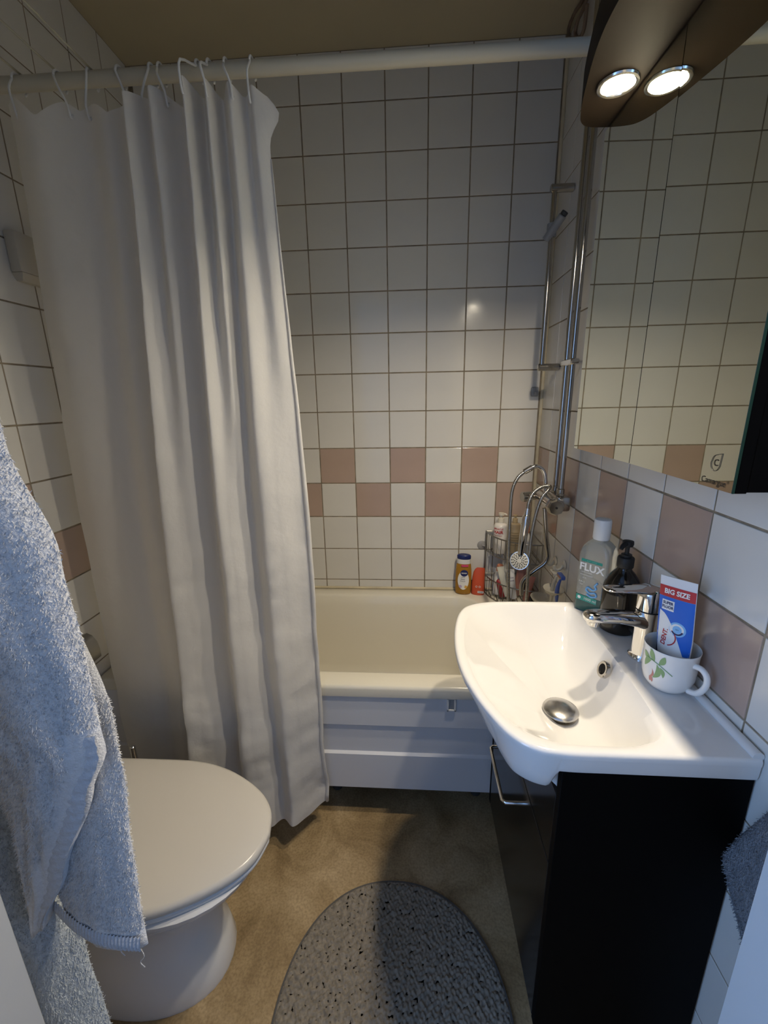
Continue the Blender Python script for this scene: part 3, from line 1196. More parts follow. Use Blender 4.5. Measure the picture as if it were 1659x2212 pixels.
b.grid(hem, 120, 6)
b.build('hem', M_TBAND, backf, smooth=180)
for (px, py) in ((305, 2075), (170, 2015), (262, 2050)):
    p0 = P(px, py - 25, 1, -1.40)
    b = MB()
    b.tube(catmull([p0, p0 + V(.004, -.002, -.012), p0 + V(-.003, -.003, -.022), p0 + V(.002, -.003, -.032)], 4), .0005, 5)
    b.build('loose_thread', M_TOWEL, backf)
for (px, py) in ((192, 1480), (196, 1520)):
    p0 = P(px, py, 1, -1.398)
    b = MB()
    b.tube(catmull([p0, p0 + V(.006, 0, .002), p0 + V(.007, 0, -.008), p0 + V(.003, 0, -.014)], 4), .0004, 5)
    b.build('loose_thread', M_TOWEL, front)
tufts('terry_loops', M_TOWEL, front, front, 90000, .0034, .0005, 3, keep=lambda p: p.z < 1.42 and not (p.z < 1.0 and p.x > interp(TAB_F, p.z)[1] - .030))
tufts('terry_loops', M_TOWEL, backf, backf, 60000, .0032, .0005, 4, keep=lambda p: p.z < 1.02 and p.z > .700 - .058 * (p.x + 1.044) / .131)

# left, longer towel: also white, its blue is daylight put into the colour
tw2 = thing('bath_towel', 'white terry towel tinted by blue daylight, hanging lower, left of the other towel', 'towel', (-1.1, -1.43, 0.25))
TAB_2 = [(1.78, -1.12, -1.07, -1.478, -1.478, .0), (1.5, -1.24, -1.09, -1.472, -1.47, .002), (1.2, -1.23, -1.085, -1.468, -1.462, .002), (1.02, -1.22, -1.072, -1.44, -1.42, .012), (.88, -1.20, -1.066, -1.42, -1.385, .022),
         (.75, -1.175, -1.060, -1.42, -1.375, .026), (.66, -1.16, -1.056, -1.41, -1.372, .028), (.60, -1.15, -1.036, -1.41, -1.37, .03), (.25, -1.13, -1.035, -1.41, -1.37, .028)]
b = MB()
cloth_panel(b, TAB_2, 1.78, 0.25, 90, 16, .022, .012, 11.0)
f2 = b.build('towel_cloth', M_TOWEL2, tw2, smooth=180)
tufts('terry_loops', M_TOWEL2, tw2, f2, 70000, .0042, .0005, 5, keep=lambda p: p.z < 1.1)
for i, (x, lab) in enumerate(((-1.005, 'chrome hook on the door wall holding the white towel'), (-1.095, 'chrome hook on the door wall holding the longer, daylight-tinted towel'))):
    hk = thing('towel_hook', lab, 'hook', (x, NEAR, 1.78), 'towel hooks on the door wall')
    b = MB()
    b.cyl((x, NEAR + .0005, 1.785), (x, NEAR + .006, 1.785), .016, n=20, bev=.001)
    b.build('rosette', M_CHROME, hk)
    b = MB()
    b.tube(catmull([V(x, NEAR + .004, 1.785), V(x, NEAR + .02, 1.775), V(x, NEAR + .028, 1.782), V(x, NEAR + .03, 1.80)], 5), .004, 10)
    b.build('prong', M_CHROME, hk)

# grey towel on the right wall
gt = thing('hand_towel', 'dark grey hand towel hanging on the right wall beside the door frame', 'towel', (-.05, -1.4, .5))
TAB_G = []
b = MB()
rings = []
for (z, ya, yb, xo) in ((1.02, -1.415, -1.385, .02), (.98, -1.43, -1.37, .04), (.87, -1.46, -1.335, .055), (.80, -1.475, -1.308, .06), (.72, -1.485, -1.282, .06), (.672, -1.487, -1.270, .058), (.64, -1.485, -1.288, .055), (.60, -1.48, -1.315, .05), (.55, -1.47, -1.335, .04), (.50, -1.455, -1.36, .03), (.47, -1.44, -1.385, .02)):
    row = []
    n = 30
    for k in range(n):
        a = 2 * PI * k / n
        yc, yr_ = (ya + yb) / 2, (yb - ya) / 2
        rr = 1 + .10 * noise.noise(V(math.cos(a) * 2.2, math.sin(a) * 2.2, z * 7)) + .05 * math.sin(a * 7 + z * 9)
        row.append(V(-.004 - xo * .5 + xo * .48 * math.cos(a), yc + yr_ * math.sin(a) * rr, z))
    rings.append(row)
b.loft(rings)
g_ = b.build('towel_cloth', M_GTOWEL, gt, smooth=180)
tufts('terry_loops', M_GTOWEL, gt, g_, 9000, .004, .0006, 8)
hk = thing('towel_hook', 'small white hook on the right wall holding the grey towel', 'hook', (-.003, -1.4, 1.03))
b = MB()
b.box((-.001, -1.415, 1.01), (-.008, -1.385, 1.06), .002)
b.build('plate', M_WHITEP, hk)
b = MB()
b.tube(catmull([V(-.006, -1.4, 1.025), V(-.02, -1.4, 1.02), V(-.028, -1.4, 1.03), V(-.03, -1.4, 1.045)], 4), .004, 8)
b.build('prong', M_WHITEP, hk)

# ================================================================== left wall fittings
wb = thing('wall_box', 'ivory plastic box on the left wall half behind the curtain', 'box', (-RW, -.645, 1.69))
b = MB()
b.box((-RW + .0005, -.672, 1.70), (-RW + .030, -.572, 1.795), .004, 2)
b.build('housing', M_OLDP, wb)
b = MB()
b.loft([[V(-RW + .0005, -.670, 1.6995), V(-RW + .030, -.670, 1.6995), V(-RW + .030, -.574, 1.6995), V(-RW + .0005, -.574, 1.6995)],
        [V(-RW + .0005, -.66, 1.682), V(-RW + .018, -.66, 1.682), V(-RW + .018, -.584, 1.682), V(-RW + .0005, -.584, 1.682)]])
b.build('lower_lip', M_OLDP, wb)

tph = thing('toilet_paper_holder', 'dark metal toilet paper holder on the left wall beside the towel', 'paper holder', (-RW, -.70, .60))
b = MB()
pts = [(-.062, .0), (-.066, -.03), (-.060, -.065), (-.045, -.09)]
rings = []
for (dx, z) in ((.002, .685), (.012, .688), (.028, .68), (.040, .66), (.044, .635), (.044, .61)):
    rings.append([V(-RW + dx, y, z) for y in (-.80, -.795, -.72, -.706, -.70)] + [V(-RW + dx * .95, y, z - .003) for y in (-.70, -.706, -.72, -.795, -.80)])
b.loft(rings)
b.build('cover_flap', mat('brushed_steel', (0.30, 0.30, 0.29), 0.35, metal=0.9), tph)
b = MB()
b.cyl((-RW + .018, -.79, .655), (-RW + .018, -.72, .655), .012, n=24)
b.build('paper_roll', mat('paper', (0.7, 0.69, 0.66), 0.9), tph)

# suction hook in the back right corner
sh = thing('suction_hook', 'small grey suction hook on the back wall near the corner', 'hook', (-.033, -.002, 1.39))
b = MB()
b.box((-.049, -.0015, 1.372), (-.019, -.010, 1.408), .005, 2)
b.build('plate', M_GREYP, sh)
b = MB()
b.tube(catmull([V(-.034, -.009, 1.385), V(-.034, -.018, 1.379), V(-.034, -.022, 1.388)], 4), .003, 8)
b.build('prong', M_GREYP, sh)

# ================================================================== shower pipes, rail, mixer, hose
wp = thing('shower_pipes', 'pair of vertical chrome water pipes on the right wall by the mirror', 'pipes', (-.04, -.388, 1.05))
for dy in (.0, -.052):
    b = MB()
    b.cyl((-.04, -.362 + dy, 1.0785), (-.04, -.362 + dy, CEIL - .002), .0092, n=20)
    b.build('pipe', M_STEEL, wp)
for z in (1.462, 2.2):
    b = MB()
    b.box((-.052, -.435, z), (-.026, -.341, z + .018), .003)
    b.cyl((-.028, -.388, z + .009), (-.001, -.388, z + .009), .006, n=12)
    b.build('pipe_clamp', M_CHROME, wp)

rl = thing('shower_rail', 'chrome shower rail with slider on the right wall near the corner', 'shower rail', (-.06, -.17, 1.46))
b = MB()
b.cyl((-.062, -.170, 1.468), (-.062, -.170, 2.035), .0088, n=18)
b.build('bar', M_STEEL, rl)
for z in (1.472, 2.025):
    b = MB()
    b.cyl((-.001, -.170, z), (-.075, -.170, z), .0125, n=18, bev=.002)
    b.build('bracket', M_STEEL, rl)
b = MB()
b.cyl((-.062, -.17, 1.885), (-.062, -.17, 1.925), .0155, n=18, bev=.002)
b.cyl((-.078, -.165, 1.878), (-.040, -.205, 1.935), .0135, n=16, bev=.002)
sld = b.build('slider', M_GREYP, rl)
b = MB()
b.cyl((-.040, -.205, 1.935), (-.034, -.211, 1.944), .011, n=14, bev=.002)
b.build('slider_knob', M_RUB, sld)

mxr = thing('shower_mixer', 'chrome wall mixer tap with swivel spout above the tub', 'mixer tap', (-.06, -.39, 1.02))
b = MB()
b.cyl((-.072, -.300, 1.030), (-.072, -.452, 1.030), .021, n=24, bev=.003)
b.box((-.055, -.44, 1.005), (-.012, -.335, 1.055), .008, 2)
for dy in (.0, -.052):
    b.cyl((-.04, -.362 + dy, 1.046), (-.04, -.362 + dy, 1.062), .013, n=6)
    b.cyl((-.04, -.362 + dy, 1.060), (-.04, -.362 + dy, 1.078), .0125, n=16, bev=.002)
b.build('mixer_body', M_STEEL, mxr)
b = MB()
b.lathe([(.020, 0), (.0265, .004), (.0270, .026), (.0225, .031), (0, .032)], (-.072, -.4525, 1.030), (0, -1, 0), 8)
kn = b.build('octagonal_knob', M_STEEL, mxr, smooth=20)
b = MB()
b.cyl((-.072, -.4846, 1.030), (-.072, -.4862, 1.030), .0035, n=12)
b.build('knob_screw', M_DARK, kn)
b = MB()
b.cyl((-.085, -.31, 1.030), (-.108, -.318, 1.030), .013, n=20)
b.cyl((-.106, -.317, 1.030), (-.140, -.327, 1.030), .0175, n=20, bev=.002)
b.build('side_knob', M_STEEL, mxr)
# gooseneck up to the hose
YG = -.385
goose = [P(1176, 1085, 1, YG), P(1178, 1058, 1, YG), P(1178, 1035, 1, YG), P(1173, 1016, 1, YG), P(1160, 1007.5, 1, YG), P(1148, 1010, 1, YG)]
b = MB()
b.tube(catmull(goose, 7), .0068, 12)
b.build('riser_bend', M_CHROME, mxr)
b = MB()
b.cyl(P(1150, 1009.5, 1, YG), P(1132, 1019.5, 1, YG), .0098, .0092, 16, .001)
b.build('hose_nut', M_STEEL, mxr)
sp = [P(1176, 1098, 1, -.385), P(1179, 1150, 1, -.39), P(1183, 1188, 1, -.392), P(1183.5, 1204, 1, -.392), P(1176, 1218, 1, -.392), P(1158, 1231, 1, -.39), P(1142, 1243, 1, -.388), P(1132, 1252, 1, -.386), P(1127, 1264, 1, -.385), P(1126, 1285, 1, -.385)]
b = MB()
b.tube(catmull(sp, 7), .0082, 14)
b.build('swivel_spout', M_STEEL, mxr)


def hose_mesh(pts, r0, parent, name):
    path = catmull(pts, 10)
    # resample evenly and ripple the radius
    L = [0]
    for a, c in zip(path, path[1:]):
        L.append(L[-1] + (c - a).length)
    step = .0016
    n = int(L[-1] / step)
    out, rr = [], []
    i = 0
    for k in range(n + 1):
        s = k * step
        while i < len(L) - 2 and L[i + 1] < s:
            i += 1
        t = (s - L[i]) / max(1e-9, L[i + 1] - L[i])
        out.append(path[i].lerp(path[i + 1], min(1, t)))
        rr.append(r0 * (1.0 if k % 3 else .80))
    b = MB()
    b.tube(out, rr, 10)
    return b.build(name, M_HOSE, parent, smooth=180)


hs = thing('hand_shower', 'chrome hand shower hanging head down on its metal hose', 'hand shower', (-.14, -.41, .80))
hose_pts = [P(1133, 1019, 1, YG), P(1117, 1034, 1, -.388), P(1106, 1062, 1, -.392), P(1102, 1110, 1, -.396), P(1099, 1180, 1, -.40), P(1098, 1250, 1, -.40), P(1098, 1300, 1, -.40),
            V(-.176, -.40, .50), V(-.165, -.405, .40), V(-.145, -.41, .365), V(-.125, -.415, .42), V(-.128, -.42, .55), P(1137, 1296, 1, -.425), P(1141, 1230, 1, -.425), P(1148, 1160, 1, -.425), P(1158, 1110, 1, -.425), P(1170, 1076, 1, -.425), P(1183, 1060, 1, -.42), P(1188, 1051, 1, -.405),
            P(1180, 1050, 1, -.40), P(1166, 1054, 1, -.405), P(1151, 1066, 1, -.41), P(1142, 1086, 1, -.415), P(1140, 1100, 1, -.415)]
hose_mesh(hose_pts, .0062, hs, 'hose')
h0, h1 = P(1140, 1099, 1, -.415), P(1126, 1190, 1, -.42)
b = MB()
b.lathe([(.0075, -.002), (.0085, .004), (.0085, .018), (.0098, .0215), (.0125, .024), (.0138, .035), (.0135, .085), (.0118, (h1 - h0).length - .005), (.010, (h1 - h0).length + .012)], h0, h1 - h0, 24)
b.build('handle', M_CHROME, hs)
hc = P(1122, 1211, 1, -.425)
hn = (CAM - hc).normalized() + V(-.15, 0, -.10)
hn.normalize()
b = MB()
b.lathe([(.010, -.020), (.024, -.012), (.0315, -.004), (.0325, 0), (.031, .002), (.0, .002)], hc, hn, 36)
hd = b.build('shower_head', M_CHROME, hs)
b = MB()
b.lathe([(.0295, .0), (.0295, .0028), (.028, .0034), (.0, .0036)], hc, hn, 36)
fp = b.build('spray_plate', mat('spray_plate', (0.52, 0.51, 0.46), 0.35), hd)
b = MB()
q_ = V(0, 0, 1).rotation_difference(hn)
for (R_, n_) in ((.0095, 8), (.015, 12), (.0205, 14), (.0255, 16)):
    for k in range(n_):
        a = 2 * PI * (k + (.5 if n_ == 12 else 0)) / n_
        c0 = hc + q_ @ V(R_ * math.cos(a), R_ * math.sin(a), .0030)
        b.cyl(c0, c0 + hn * .0012, .0019, n=8)
tag(b.build('nozzles', M_DARK, fp), kind='stuff')

# cable loops near the ceiling in the right corner
for i, (pts, lab) in enumerate(((
        [(1266, -20), (1256, 5), (1240, 30), (1229, 60), (1230, 82), (1244, 84)], 'brown cable loop by the ceiling, farther from the pipes'),
        ([(1272, -20), (1262, 15), (1248, 45), (1243, 75), (1252, 82), (1262, 60), (1268, 10)], 'brown cable loop by the ceiling, closer to the pipes'))):
    b = MB()
    b.tube(catmull([P(x, y, 0, -.016 - .004 * i) for x, y in pts], 8), .0055, 8)
    c0 = P(pts[2][0], pts[2][1], 0, -.016)
    tag(b.build('cable', M_CABLE, smooth=180, loc=c0), lab, 'cable', 'cables in the upper corner')

# ================================================================== things on the basin deck
INK_W = ink('print_white', (0.80, 0.80, 0.78))
INK_TEAL = ink('print_teal', (0.02, 0.30, 0.24))
INK_DTEAL = ink('liquid_dark_teal', (0.012, 0.075, 0.070), 0.15)
INK_RED = ink('print_red', (0.48, 0.035, 0.04))
INK_BLUE = ink('print_blue', (0.02, 0.13, 0.56))
INK_NAVY = ink('print_navy', (0.01, 0.02, 0.10))
INK_LBLUE = ink('print_light_blue', (0.22, 0.48, 0.78))
INK_GREEN = ink('print_green', (0.22, 0.36, 0.16))
INK_ROSE = ink('print_rose', (0.50, 0.22, 0.18))
INK_ORANGE = ink('print_orange', (0.62, 0.14, 0.04))

# ---- mouthwash bottle (flat rectangular, front turned to the camera's left)
mwc = V(-0.0655, -0.792, ZB)
mt = V(.64, -.768, 0)            # along the front, left to right
mn = V(-.768, -.64, 0)           # outwards from the front
MW, MD = 0.0375, 0.0275


def mw_ring(z, kw, kd, r):
    pts = rrect(-MW * kw, MW * kw, -MD * kd, MD * kd, r, z, 4)
    return [mwc + mt * p.x - mn * p.y + V(0, 0, p.z) for p in pts]


mw = thing('mouthwash_bottle', 'clear mouthwash bottle with white cap and dark teal liquid on the basin', 'bottle', mwc)
GLASSY = mat('clear_plastic', (0.78, 0.78, 0.70), 0.08, trans=0.72, ior=1.35)
b = MB()
b.loft([mw_ring(.0452, 1, 1, .009), mw_ring(.150, 1, 1, .009), mw_ring(.163, .97, .96, .011), mw_ring(.174, .86, .86, .013), mw_ring(.184, .66, .72, .014), mw_ring(.189, .50, .60, .013), mw_ring(.198, .42, .56, .012)])
b.build('bottle_body', GLASSY, mw, smooth=50)
b = MB()
b.loft([mw_ring(.0005, .9, .9, .008), mw_ring(.004, 1, 1, .009), mw_ring(.045, 1, 1, .009)])
b.build('liquid', INK_DTEAL, mw, smooth=50)
b = MB()
b.lathe([(.0185, .192), (.0195, .195), (.0195, .236), (.0185, .2415), (.015, .2435), (0, .244)], mwc, n=32)
b.build('cap', M_WHITEP, mw)


def mwm(x, y):
    return mwc + mt * x + mn * (MD + .0006) + V(0, 0, y)


patch(INK_TEAL, mw, mwm, -.028, .024, .134, .141, 1, 1, 'label_stripe')
lettering('SOFT CLEAN', .0042, INK_W, mw, mwm, -.002, .1374)
lettering('FLUX', .0262, INK_W, mw, mwm, -.001, .1195, bold=.03, sx=.98)
lettering('ANTI CARIES', .0048, INK_W, mw, mwm, -.012, .1065)
lettering('MOUTHWASH', .0048, INK_W, mw, mwm, -.012, .099)
lettering('0,2%', .0048, INK_W, mw, mwm, -.016, .0915)
lettering('5 IN 1', .0058, INK_W, mw, mwm, -.022, .080)
lettering('NaF', .0048, INK_W, mw, mwm, -.022, .073)
b = MB()
sw = [(.018, .088), (.012, .078), (.016, .072), (.008, .066), (-.004, .070), (-.008, .062), (.002, .056), (.014, .060), (.018, .052), (.006, .047), (-.006, .051)]
b.tube(catmull([mwm(x, y) for x, y in sw], 5), .0026, 6)
b.build('water_swirl', INK_LBLUE, mw, smooth=180)
patch(INK_TEAL, mw, lambda x, y: mwm(x, y), -.032, .020, .030, .044, 1, 1, 'label_stripe')
lettering('1000 ml', .0098, INK_W, mw, lambda x, y: mwm(x, y) + mn * .0003, .003, .0368)
b = MB()
c0 = mwm(-.024, .037) + mn * .0003
b.lathe([(.0042, 0), (.0, 0.0001)], c0, mn, 16)
b.build('drop_badge', INK_W, mw)

# ---- dark soap dispenser
sc_ = V(-0.0475, -0.882, ZB)
sd_ = thing('soap_dispenser', 'black pump soap dispenser bottle beside the faucet', 'soap dispenser', sc_)
M_SOAP = mat('dark_brown_plastic', (0.010, 0.008, 0.006), 0.12, spec=0.5)
b = MB()
b.lathe([(.030, .0005), (.0375, .003), (.0395, .010), (.040, .03), (.040, .095), (.038, .112), (.031, .130), (.022, .143), (.0155, .150), (.0145, .154), (.0145, .160)], sc_, n=36)
b.build('bottle_body', M_SOAP, sd_)
b = MB()
b.lathe([(.0165, .1565), (.0172, .158), (.0172, .178), (.0160, .180), (.0110, .181), (.0110, .1865), (.0060, .1875), (.0050, .190)], sc_, n=24)
b.build('pump_collar', M_DARK, sd_)
b = MB()
b.lathe([(.0046, .1880), (.0046, .203), (.0105, .206), (.0118, .211), (.0112, .2175), (.006, .219), (0, .2192)], sc_, n=24)
nz = V(-.80, -.55, 0).normalized()
b.tube([sc_ + V(0, 0, .2125), sc_ + nz * .012 + V(0, 0, .2125), sc_ + nz * .022 + V(0, 0, .208), sc_ + nz * .026 + V(0, 0, .203)], [.0065, .0062, .0048, .004], 10)
b.build('pump_head', M_DARK, sd_)

# ---- cup with floral print
cc = V(-0.0520, -1.088, ZB)
cup = thing('cup', 'white cup with a green leaf print holding toothpaste', 'cup', cc)
M_CUP = mat('cup_china', (0.74, 0.74, 0.72), 0.16)
prof = [(r_ * .93, z_ * 1.24) for r_, z_ in [(.024, .0005), (.0255, .002), (.034, .006), (.0415, .014), (.0455, .026), (.0465, .040), (.0462, .056), (.0470, .066), (.0480, .070), (.0474, .0712), (.0462, .0702), (.0448, .064),
        (.0442, .050), (.0445, .035), (.0430, .022), (.036, .011), (.020, .0075), (0.0, .007)]]
b = MB()
b.lathe(prof, cc, n=48)
b.build('cup_body', M_CUP, cup, smooth=60)
hdir = V(.42, -.91, 0).normalized()
b = MB()
hp = [cc + hdir * r + V(0, 0, z) for r, z in ((.041, .070), (.053, .0715), (.063, .064), (.0655, .050), (.061, .034), (.052, .022), (.0385, .0175))]
b.tube(catmull(hp, 6), [.0052] * 37, 10)
b.build('handle', M_CUP, cup, smooth=180)


def cup_r(z):
    for (r0, z0), (r1, z1) in zip(prof[:9], prof[1:9]):
        if z0 <= z <= z1:
            return r0 + (r1 - r0) * (z - z0) / (z1 - z0)
    return .047


A0 = math.atan2(-.52, -.85)     # print centre looks to the camera's left


def cupm(x, y):
    a = A0 + x / .043
    y = y * 1.24
    r = cup_r(y) + .0004
    return cc + V(r * math.cos(a), r * math.sin(a), y)


def leaf(m, x, y, ln, wd, ang, bend=0.0):
    b = MB()
    def f(u, v):
        t = u
        ww = wd * math.sin(PI * min(1, t * .97 + .015)) ** .8 * (v - .5)
        lx, ly = ln * t, ww + bend * ln * t * (1 - t) * 2
        return cupm(x + lx * math.cos(ang) - ly * math.sin(ang), y + lx * math.sin(ang) + ly * math.cos(ang))
    b.grid(f, 10, 3)
    b.build('leaf_print', m, cup, smooth=180)


b = MB()
b.tube([cupm(-.020 + .046 * k / 14, .054 - .014 * k / 14 + .004 * math.sin(k / 14 * PI)) for k in range(15)], .0008, 5)
b.build('stem_print', INK_GREEN, cup)
for (x, y, ln, wd, an, bd) in ((-.004, .053, .019, .010, 2.0, .2), (.004, .051, .017, .009, 1.1, -.2), (-.014, .055, .017, .009, 2.9, .2), (-.010, .053, .020, .010, -2.3, -.3), (.001, .050, .024, .009, -1.75, .5), (.006, .047, .016, .006, -1.1, .3)):
    leaf(INK_GREEN, x, y, ln, wd, an, bd)
for (x, y, ln, wd, an, bd) in ((-.006, .040, .016, .004, -1.9, .6), (-.007, .029, .012, .006, -1.4, .0), (-.007, .027, .010, .005, -1.9, .0)):
    leaf(INK_ROSE, x, y, ln, wd, an, bd)

# ---- toothpaste tube standing in the cup
tb_, tt_ = cc + V(.006, -.004, .016), P(1467, 1251, 1, -1.085)
tu = (tt_ - tb_)
TL = tu.length
tu.normalize()
tn = (CAM - (tb_ + tt_) / 2)
tn.z = 0
tn = V(-.84, -.54, 0)
tn = (tn - tu * tn.dot(tu)).normalized()
tr = tu.cross(tn).normalized()
if tr.dot(CR) < 0:
    tr = -tr
tw_ = .0300


def tub_h(y):
    k = min(1, max(0, (TL - .012 - y) / (TL * .8)))
    return .0010 + .0125 * k ** .8


def tub_w(y):
    k = min(1, max(0, (TL * .45 - y) / (TL * .45)))
    return tw_ * (1 - .22 * k)


def tpm(x, y, e=.0004):
    u = max(-1, min(1, x / tub_w(y)))
    return tb_ + tr * x + tu * y + tn * (tub_h(y) * math.sqrt(max(0, 1 - u * u)) + e)


tp = thing('toothpaste_tube', 'blue, red and white toothpaste tube standing upside down in the cup', 'toothpaste', tb_)
b = MB()
rings = []
for k in range(25):
    y = TL * k / 24
    rings.append([tb_ + tr * (tub_w(y) * math.cos(a)) + tu * y + tn * (tub_h(y) * math.sin(a)) for a in [2 * PI * i / 36 for i in range(36)]])
b.loft(rings)
b.build('tube_body', mat('tube_white', (0.74, 0.75, 0.76), 0.3), tp, smooth=60)
patch(INK_RED, tp, lambda x, y: tpm(x * tub_w(y), y), -.98, .98, TL - .037, TL - .017, 16, 3, 'red_band')
patch(INK_BLUE, tp, lambda x, y: tpm(x * tub_w(y), y), -.98, .98, TL * .30, TL - .0372, 16, 12, 'blue_field')
lettering('BIG SIZE', .0125, INK_W, tp, lambda x, y: tpm(x, y, .0009), 0, TL - .027, bold=.035, sx=.90)
patch(INK_W, tp, lambda x, y: tpm(x, y, .0009), -.0225, -.0015, TL - .062, TL - .043, 8, 3, 'name_box')
lettering('SUPER', .0074, INK_NAVY, tp, lambda x, y: tpm(x, y, .0014), -.012, TL - .0485, bold=.03, sx=.86)
lettering('FLUOR', .0074, INK_NAVY, tp, lambda x, y: tpm(x, y, .0014), -.012, TL - .0562, bold=.03, sx=.86)


def disc(m, cx, cy, r, e, nm, r0=0.0, a0=0.0, a1=2 * PI):
    b = MB()
    b.grid(lambda u, v: tpm(cx + (r0 + (r - r0) * v) * math.cos(a0 + (a1 - a0) * u), cy + (r0 + (r - r0) * v) * math.sin(a0 + (a1 - a0) * u), e), 28, 2)
    return b.build(nm, m, tp, smooth=180)


ey = TL - .092
disc(INK_LBLUE, .0075, ey, .0135, .0009, 'badge_halo')
disc(INK_W, .0075, ey, .0105, .0012, 'badge_ring')
disc(INK_LBLUE, .0075, ey, .0072, .0015, 'badge_disc')
disc(INK_NAVY, .0075, ey, .0105, .0016, 'badge_arc', .0076, -2.6, -.3)
lettering('10+', .0042, INK_NAVY, tp, lambda x, y: tpm(x, y, .0019), .0075, ey)
# white swoosh at the lower left with the red name
b = MB()
y0s = TL * .28
b.grid(lambda u, v: tpm(-.0255 * (1 - .1 * v) + v * u * .0, y0s, .0009) if False else tpm(-.0253 + (.046 * (1 - u) ** .55) * v, y0s + u * (TL * .40), .0009), 20, 6)
b.build('white_swoosh', INK_W, tp, smooth=180)
lettering('DENT.', .0115, INK_RED, tp, lambda x, y: tpm(x, y, .0014), -.0125, TL * .44, bold=.03, rot=PI / 2 - .12)
disc(INK_RED, -.010, TL * .45, .0175, .0014, 'red_arc', .0155, -1.3, 1.0)
# second, darker tube behind it and a toothbrush
d0 = cc + V(-.004, .018, .020)
d1 = P(1448, 1262, 1, -1.052)
t2 = thing('toothpaste_tube', 'dark blue tube mostly hidden behind the toothpaste in the cup', 'toothpaste', d0)
b = MB()
ax = (d1 - d0)
rings = []
for k in range(13):
    t = k / 12
    c0 = d0 + ax * t
    rings.append([c0 + tr * (.013 * math.cos(a)) - tn * (.006) + tn * ((.001 + .006 * (1 - t)) * math.sin(a)) for a in [2 * PI * i / 24 for i in range(24)]])
b.loft(rings)
b.build('tube_body', mat('tube_dark_blue', (0.008, 0.03, 0.075), 0.3), t2, smooth=60)
b = MB()
c0 = d0 + ax * .88 - tn * .006
b.box(c0 - V(.0155, .0, .008), c0 + V(.0155, .003, .008), .001)
b.build('crimp', INK_TEAL, t2)

# ================================================================== corner caddy and bottles on the tub
M_WIRE = mat('caddy_wire', (0.30, 0.29, 0.27), 0.35, metal=1.0)
KR = 0.188       # shelf radius along the walls
kc = V(-.012, -.012, 0)


def quad_arc(R, z, n=16):
    return [kc + V(-R * math.sin(PI / 2 * k / n) , -R * math.cos(PI / 2 * k / n), z) for k in range(n + 1)]


cad = thing('corner_caddy', 'two-tier chrome wire corner caddy standing on the tub rim', 'shower caddy', (-.08, -.08, RIM))
for (zt, tr_) in ((RIM + .004, 0), (.722, 1)):
    for (z, wr) in ((zt, .0022), (zt + .082, .0028)):
        b = MB()
        b.tube([kc + V(0, 0, z)] + quad_arc(KR, z) + [kc + V(0, 0, z)], wr, 6)
        b.build('basket_hoop', M_WIRE, cad)
    for k in range(15):
        a = PI / 2 * k / 14
        p = kc + V(-KR * math.sin(a), -KR * math.cos(a), 0)
        b = MB()
        b.cyl(p + V(0, 0, zt), p + V(0, 0, zt + .082), .0014, n=6)
        b.build('upright_wire', M_WIRE, cad)
    for k in range(1, 9):
        d = KR * k / 9
        e = math.sqrt(KR * KR - d * d)
        b = MB()
        b.cyl(kc + V(-d, 0, zt), kc + V(-d, -e, zt), .0014, n=6)
        b.build('shelf_wire', M_WIRE, cad)
for p in (kc, kc + V(-KR, 0, 0), kc + V(0, -KR, 0)):
    b = MB()
    b.cyl(p + V(0, 0, RIM + .001), p + V(0, 0, .806), .003, n=8)
    b.build('post', M_WIRE, cad)
b = MB()
b.cyl((-.215, -.0015, .735), (-.215, -.007, .735), .021, .012, 24)
b.cyl((-.215, -.006, .735), (-.203, -.013, .735), .004, n=10)
b.build('suction_cup', mat('suction_clear', (0.62, 0.61, 0.60), 0.25, trans=0.6), cad)


def bottle(name, label, cat, c, prof, m, cap=None, capm=None, group=None, tilt=None, n=28, squash=1.0, ang=0.0):
    c = Vector(c)
    t = thing(name, label, cat, c, group)
    def lay(pr, nm, mm):
        b = MB()
        b.lathe(pr, (0, 0, 0), n=n)
        for v in b.bm.verts:
            co = v.co.copy()
            co.y *= squash
            co = Matrix.Rotation(ang, 3, 'Z') @ co
            if tilt is not None:
                co = tilt @ co
            v.co = co + c
        return b.build(nm, mm, t, smooth=45)
    lay(prof, 'bottle_body', m)
    if cap:
        lay(cap, 'cap', capm)
    return t


def wrapm(c, r, a0, tilt=None, squash=1.0, ang=0.0):
    c = Vector(c)
    def f(x, y, e=.0006):
        a = a0 + x / r
        co = V((r + e) * math.cos(a), (r + e) * math.sin(a), y)
        if squash != 1.0:
            co = V((r + e) * math.cos(a - ang), (r + e) * math.sin(a - ang) * squash, y)
            co = Matrix.Rotation(ang, 3, 'Z') @ co
        if tilt is not None:
            co = tilt @ co
        return c + co
    return f


def facing(c):
    d = CAM - Vector(c)
    return math.atan2(d.y, d.x)


GRP = 'bottles in the corner caddy'
Z1, Z0 = .7245, RIM + .0065
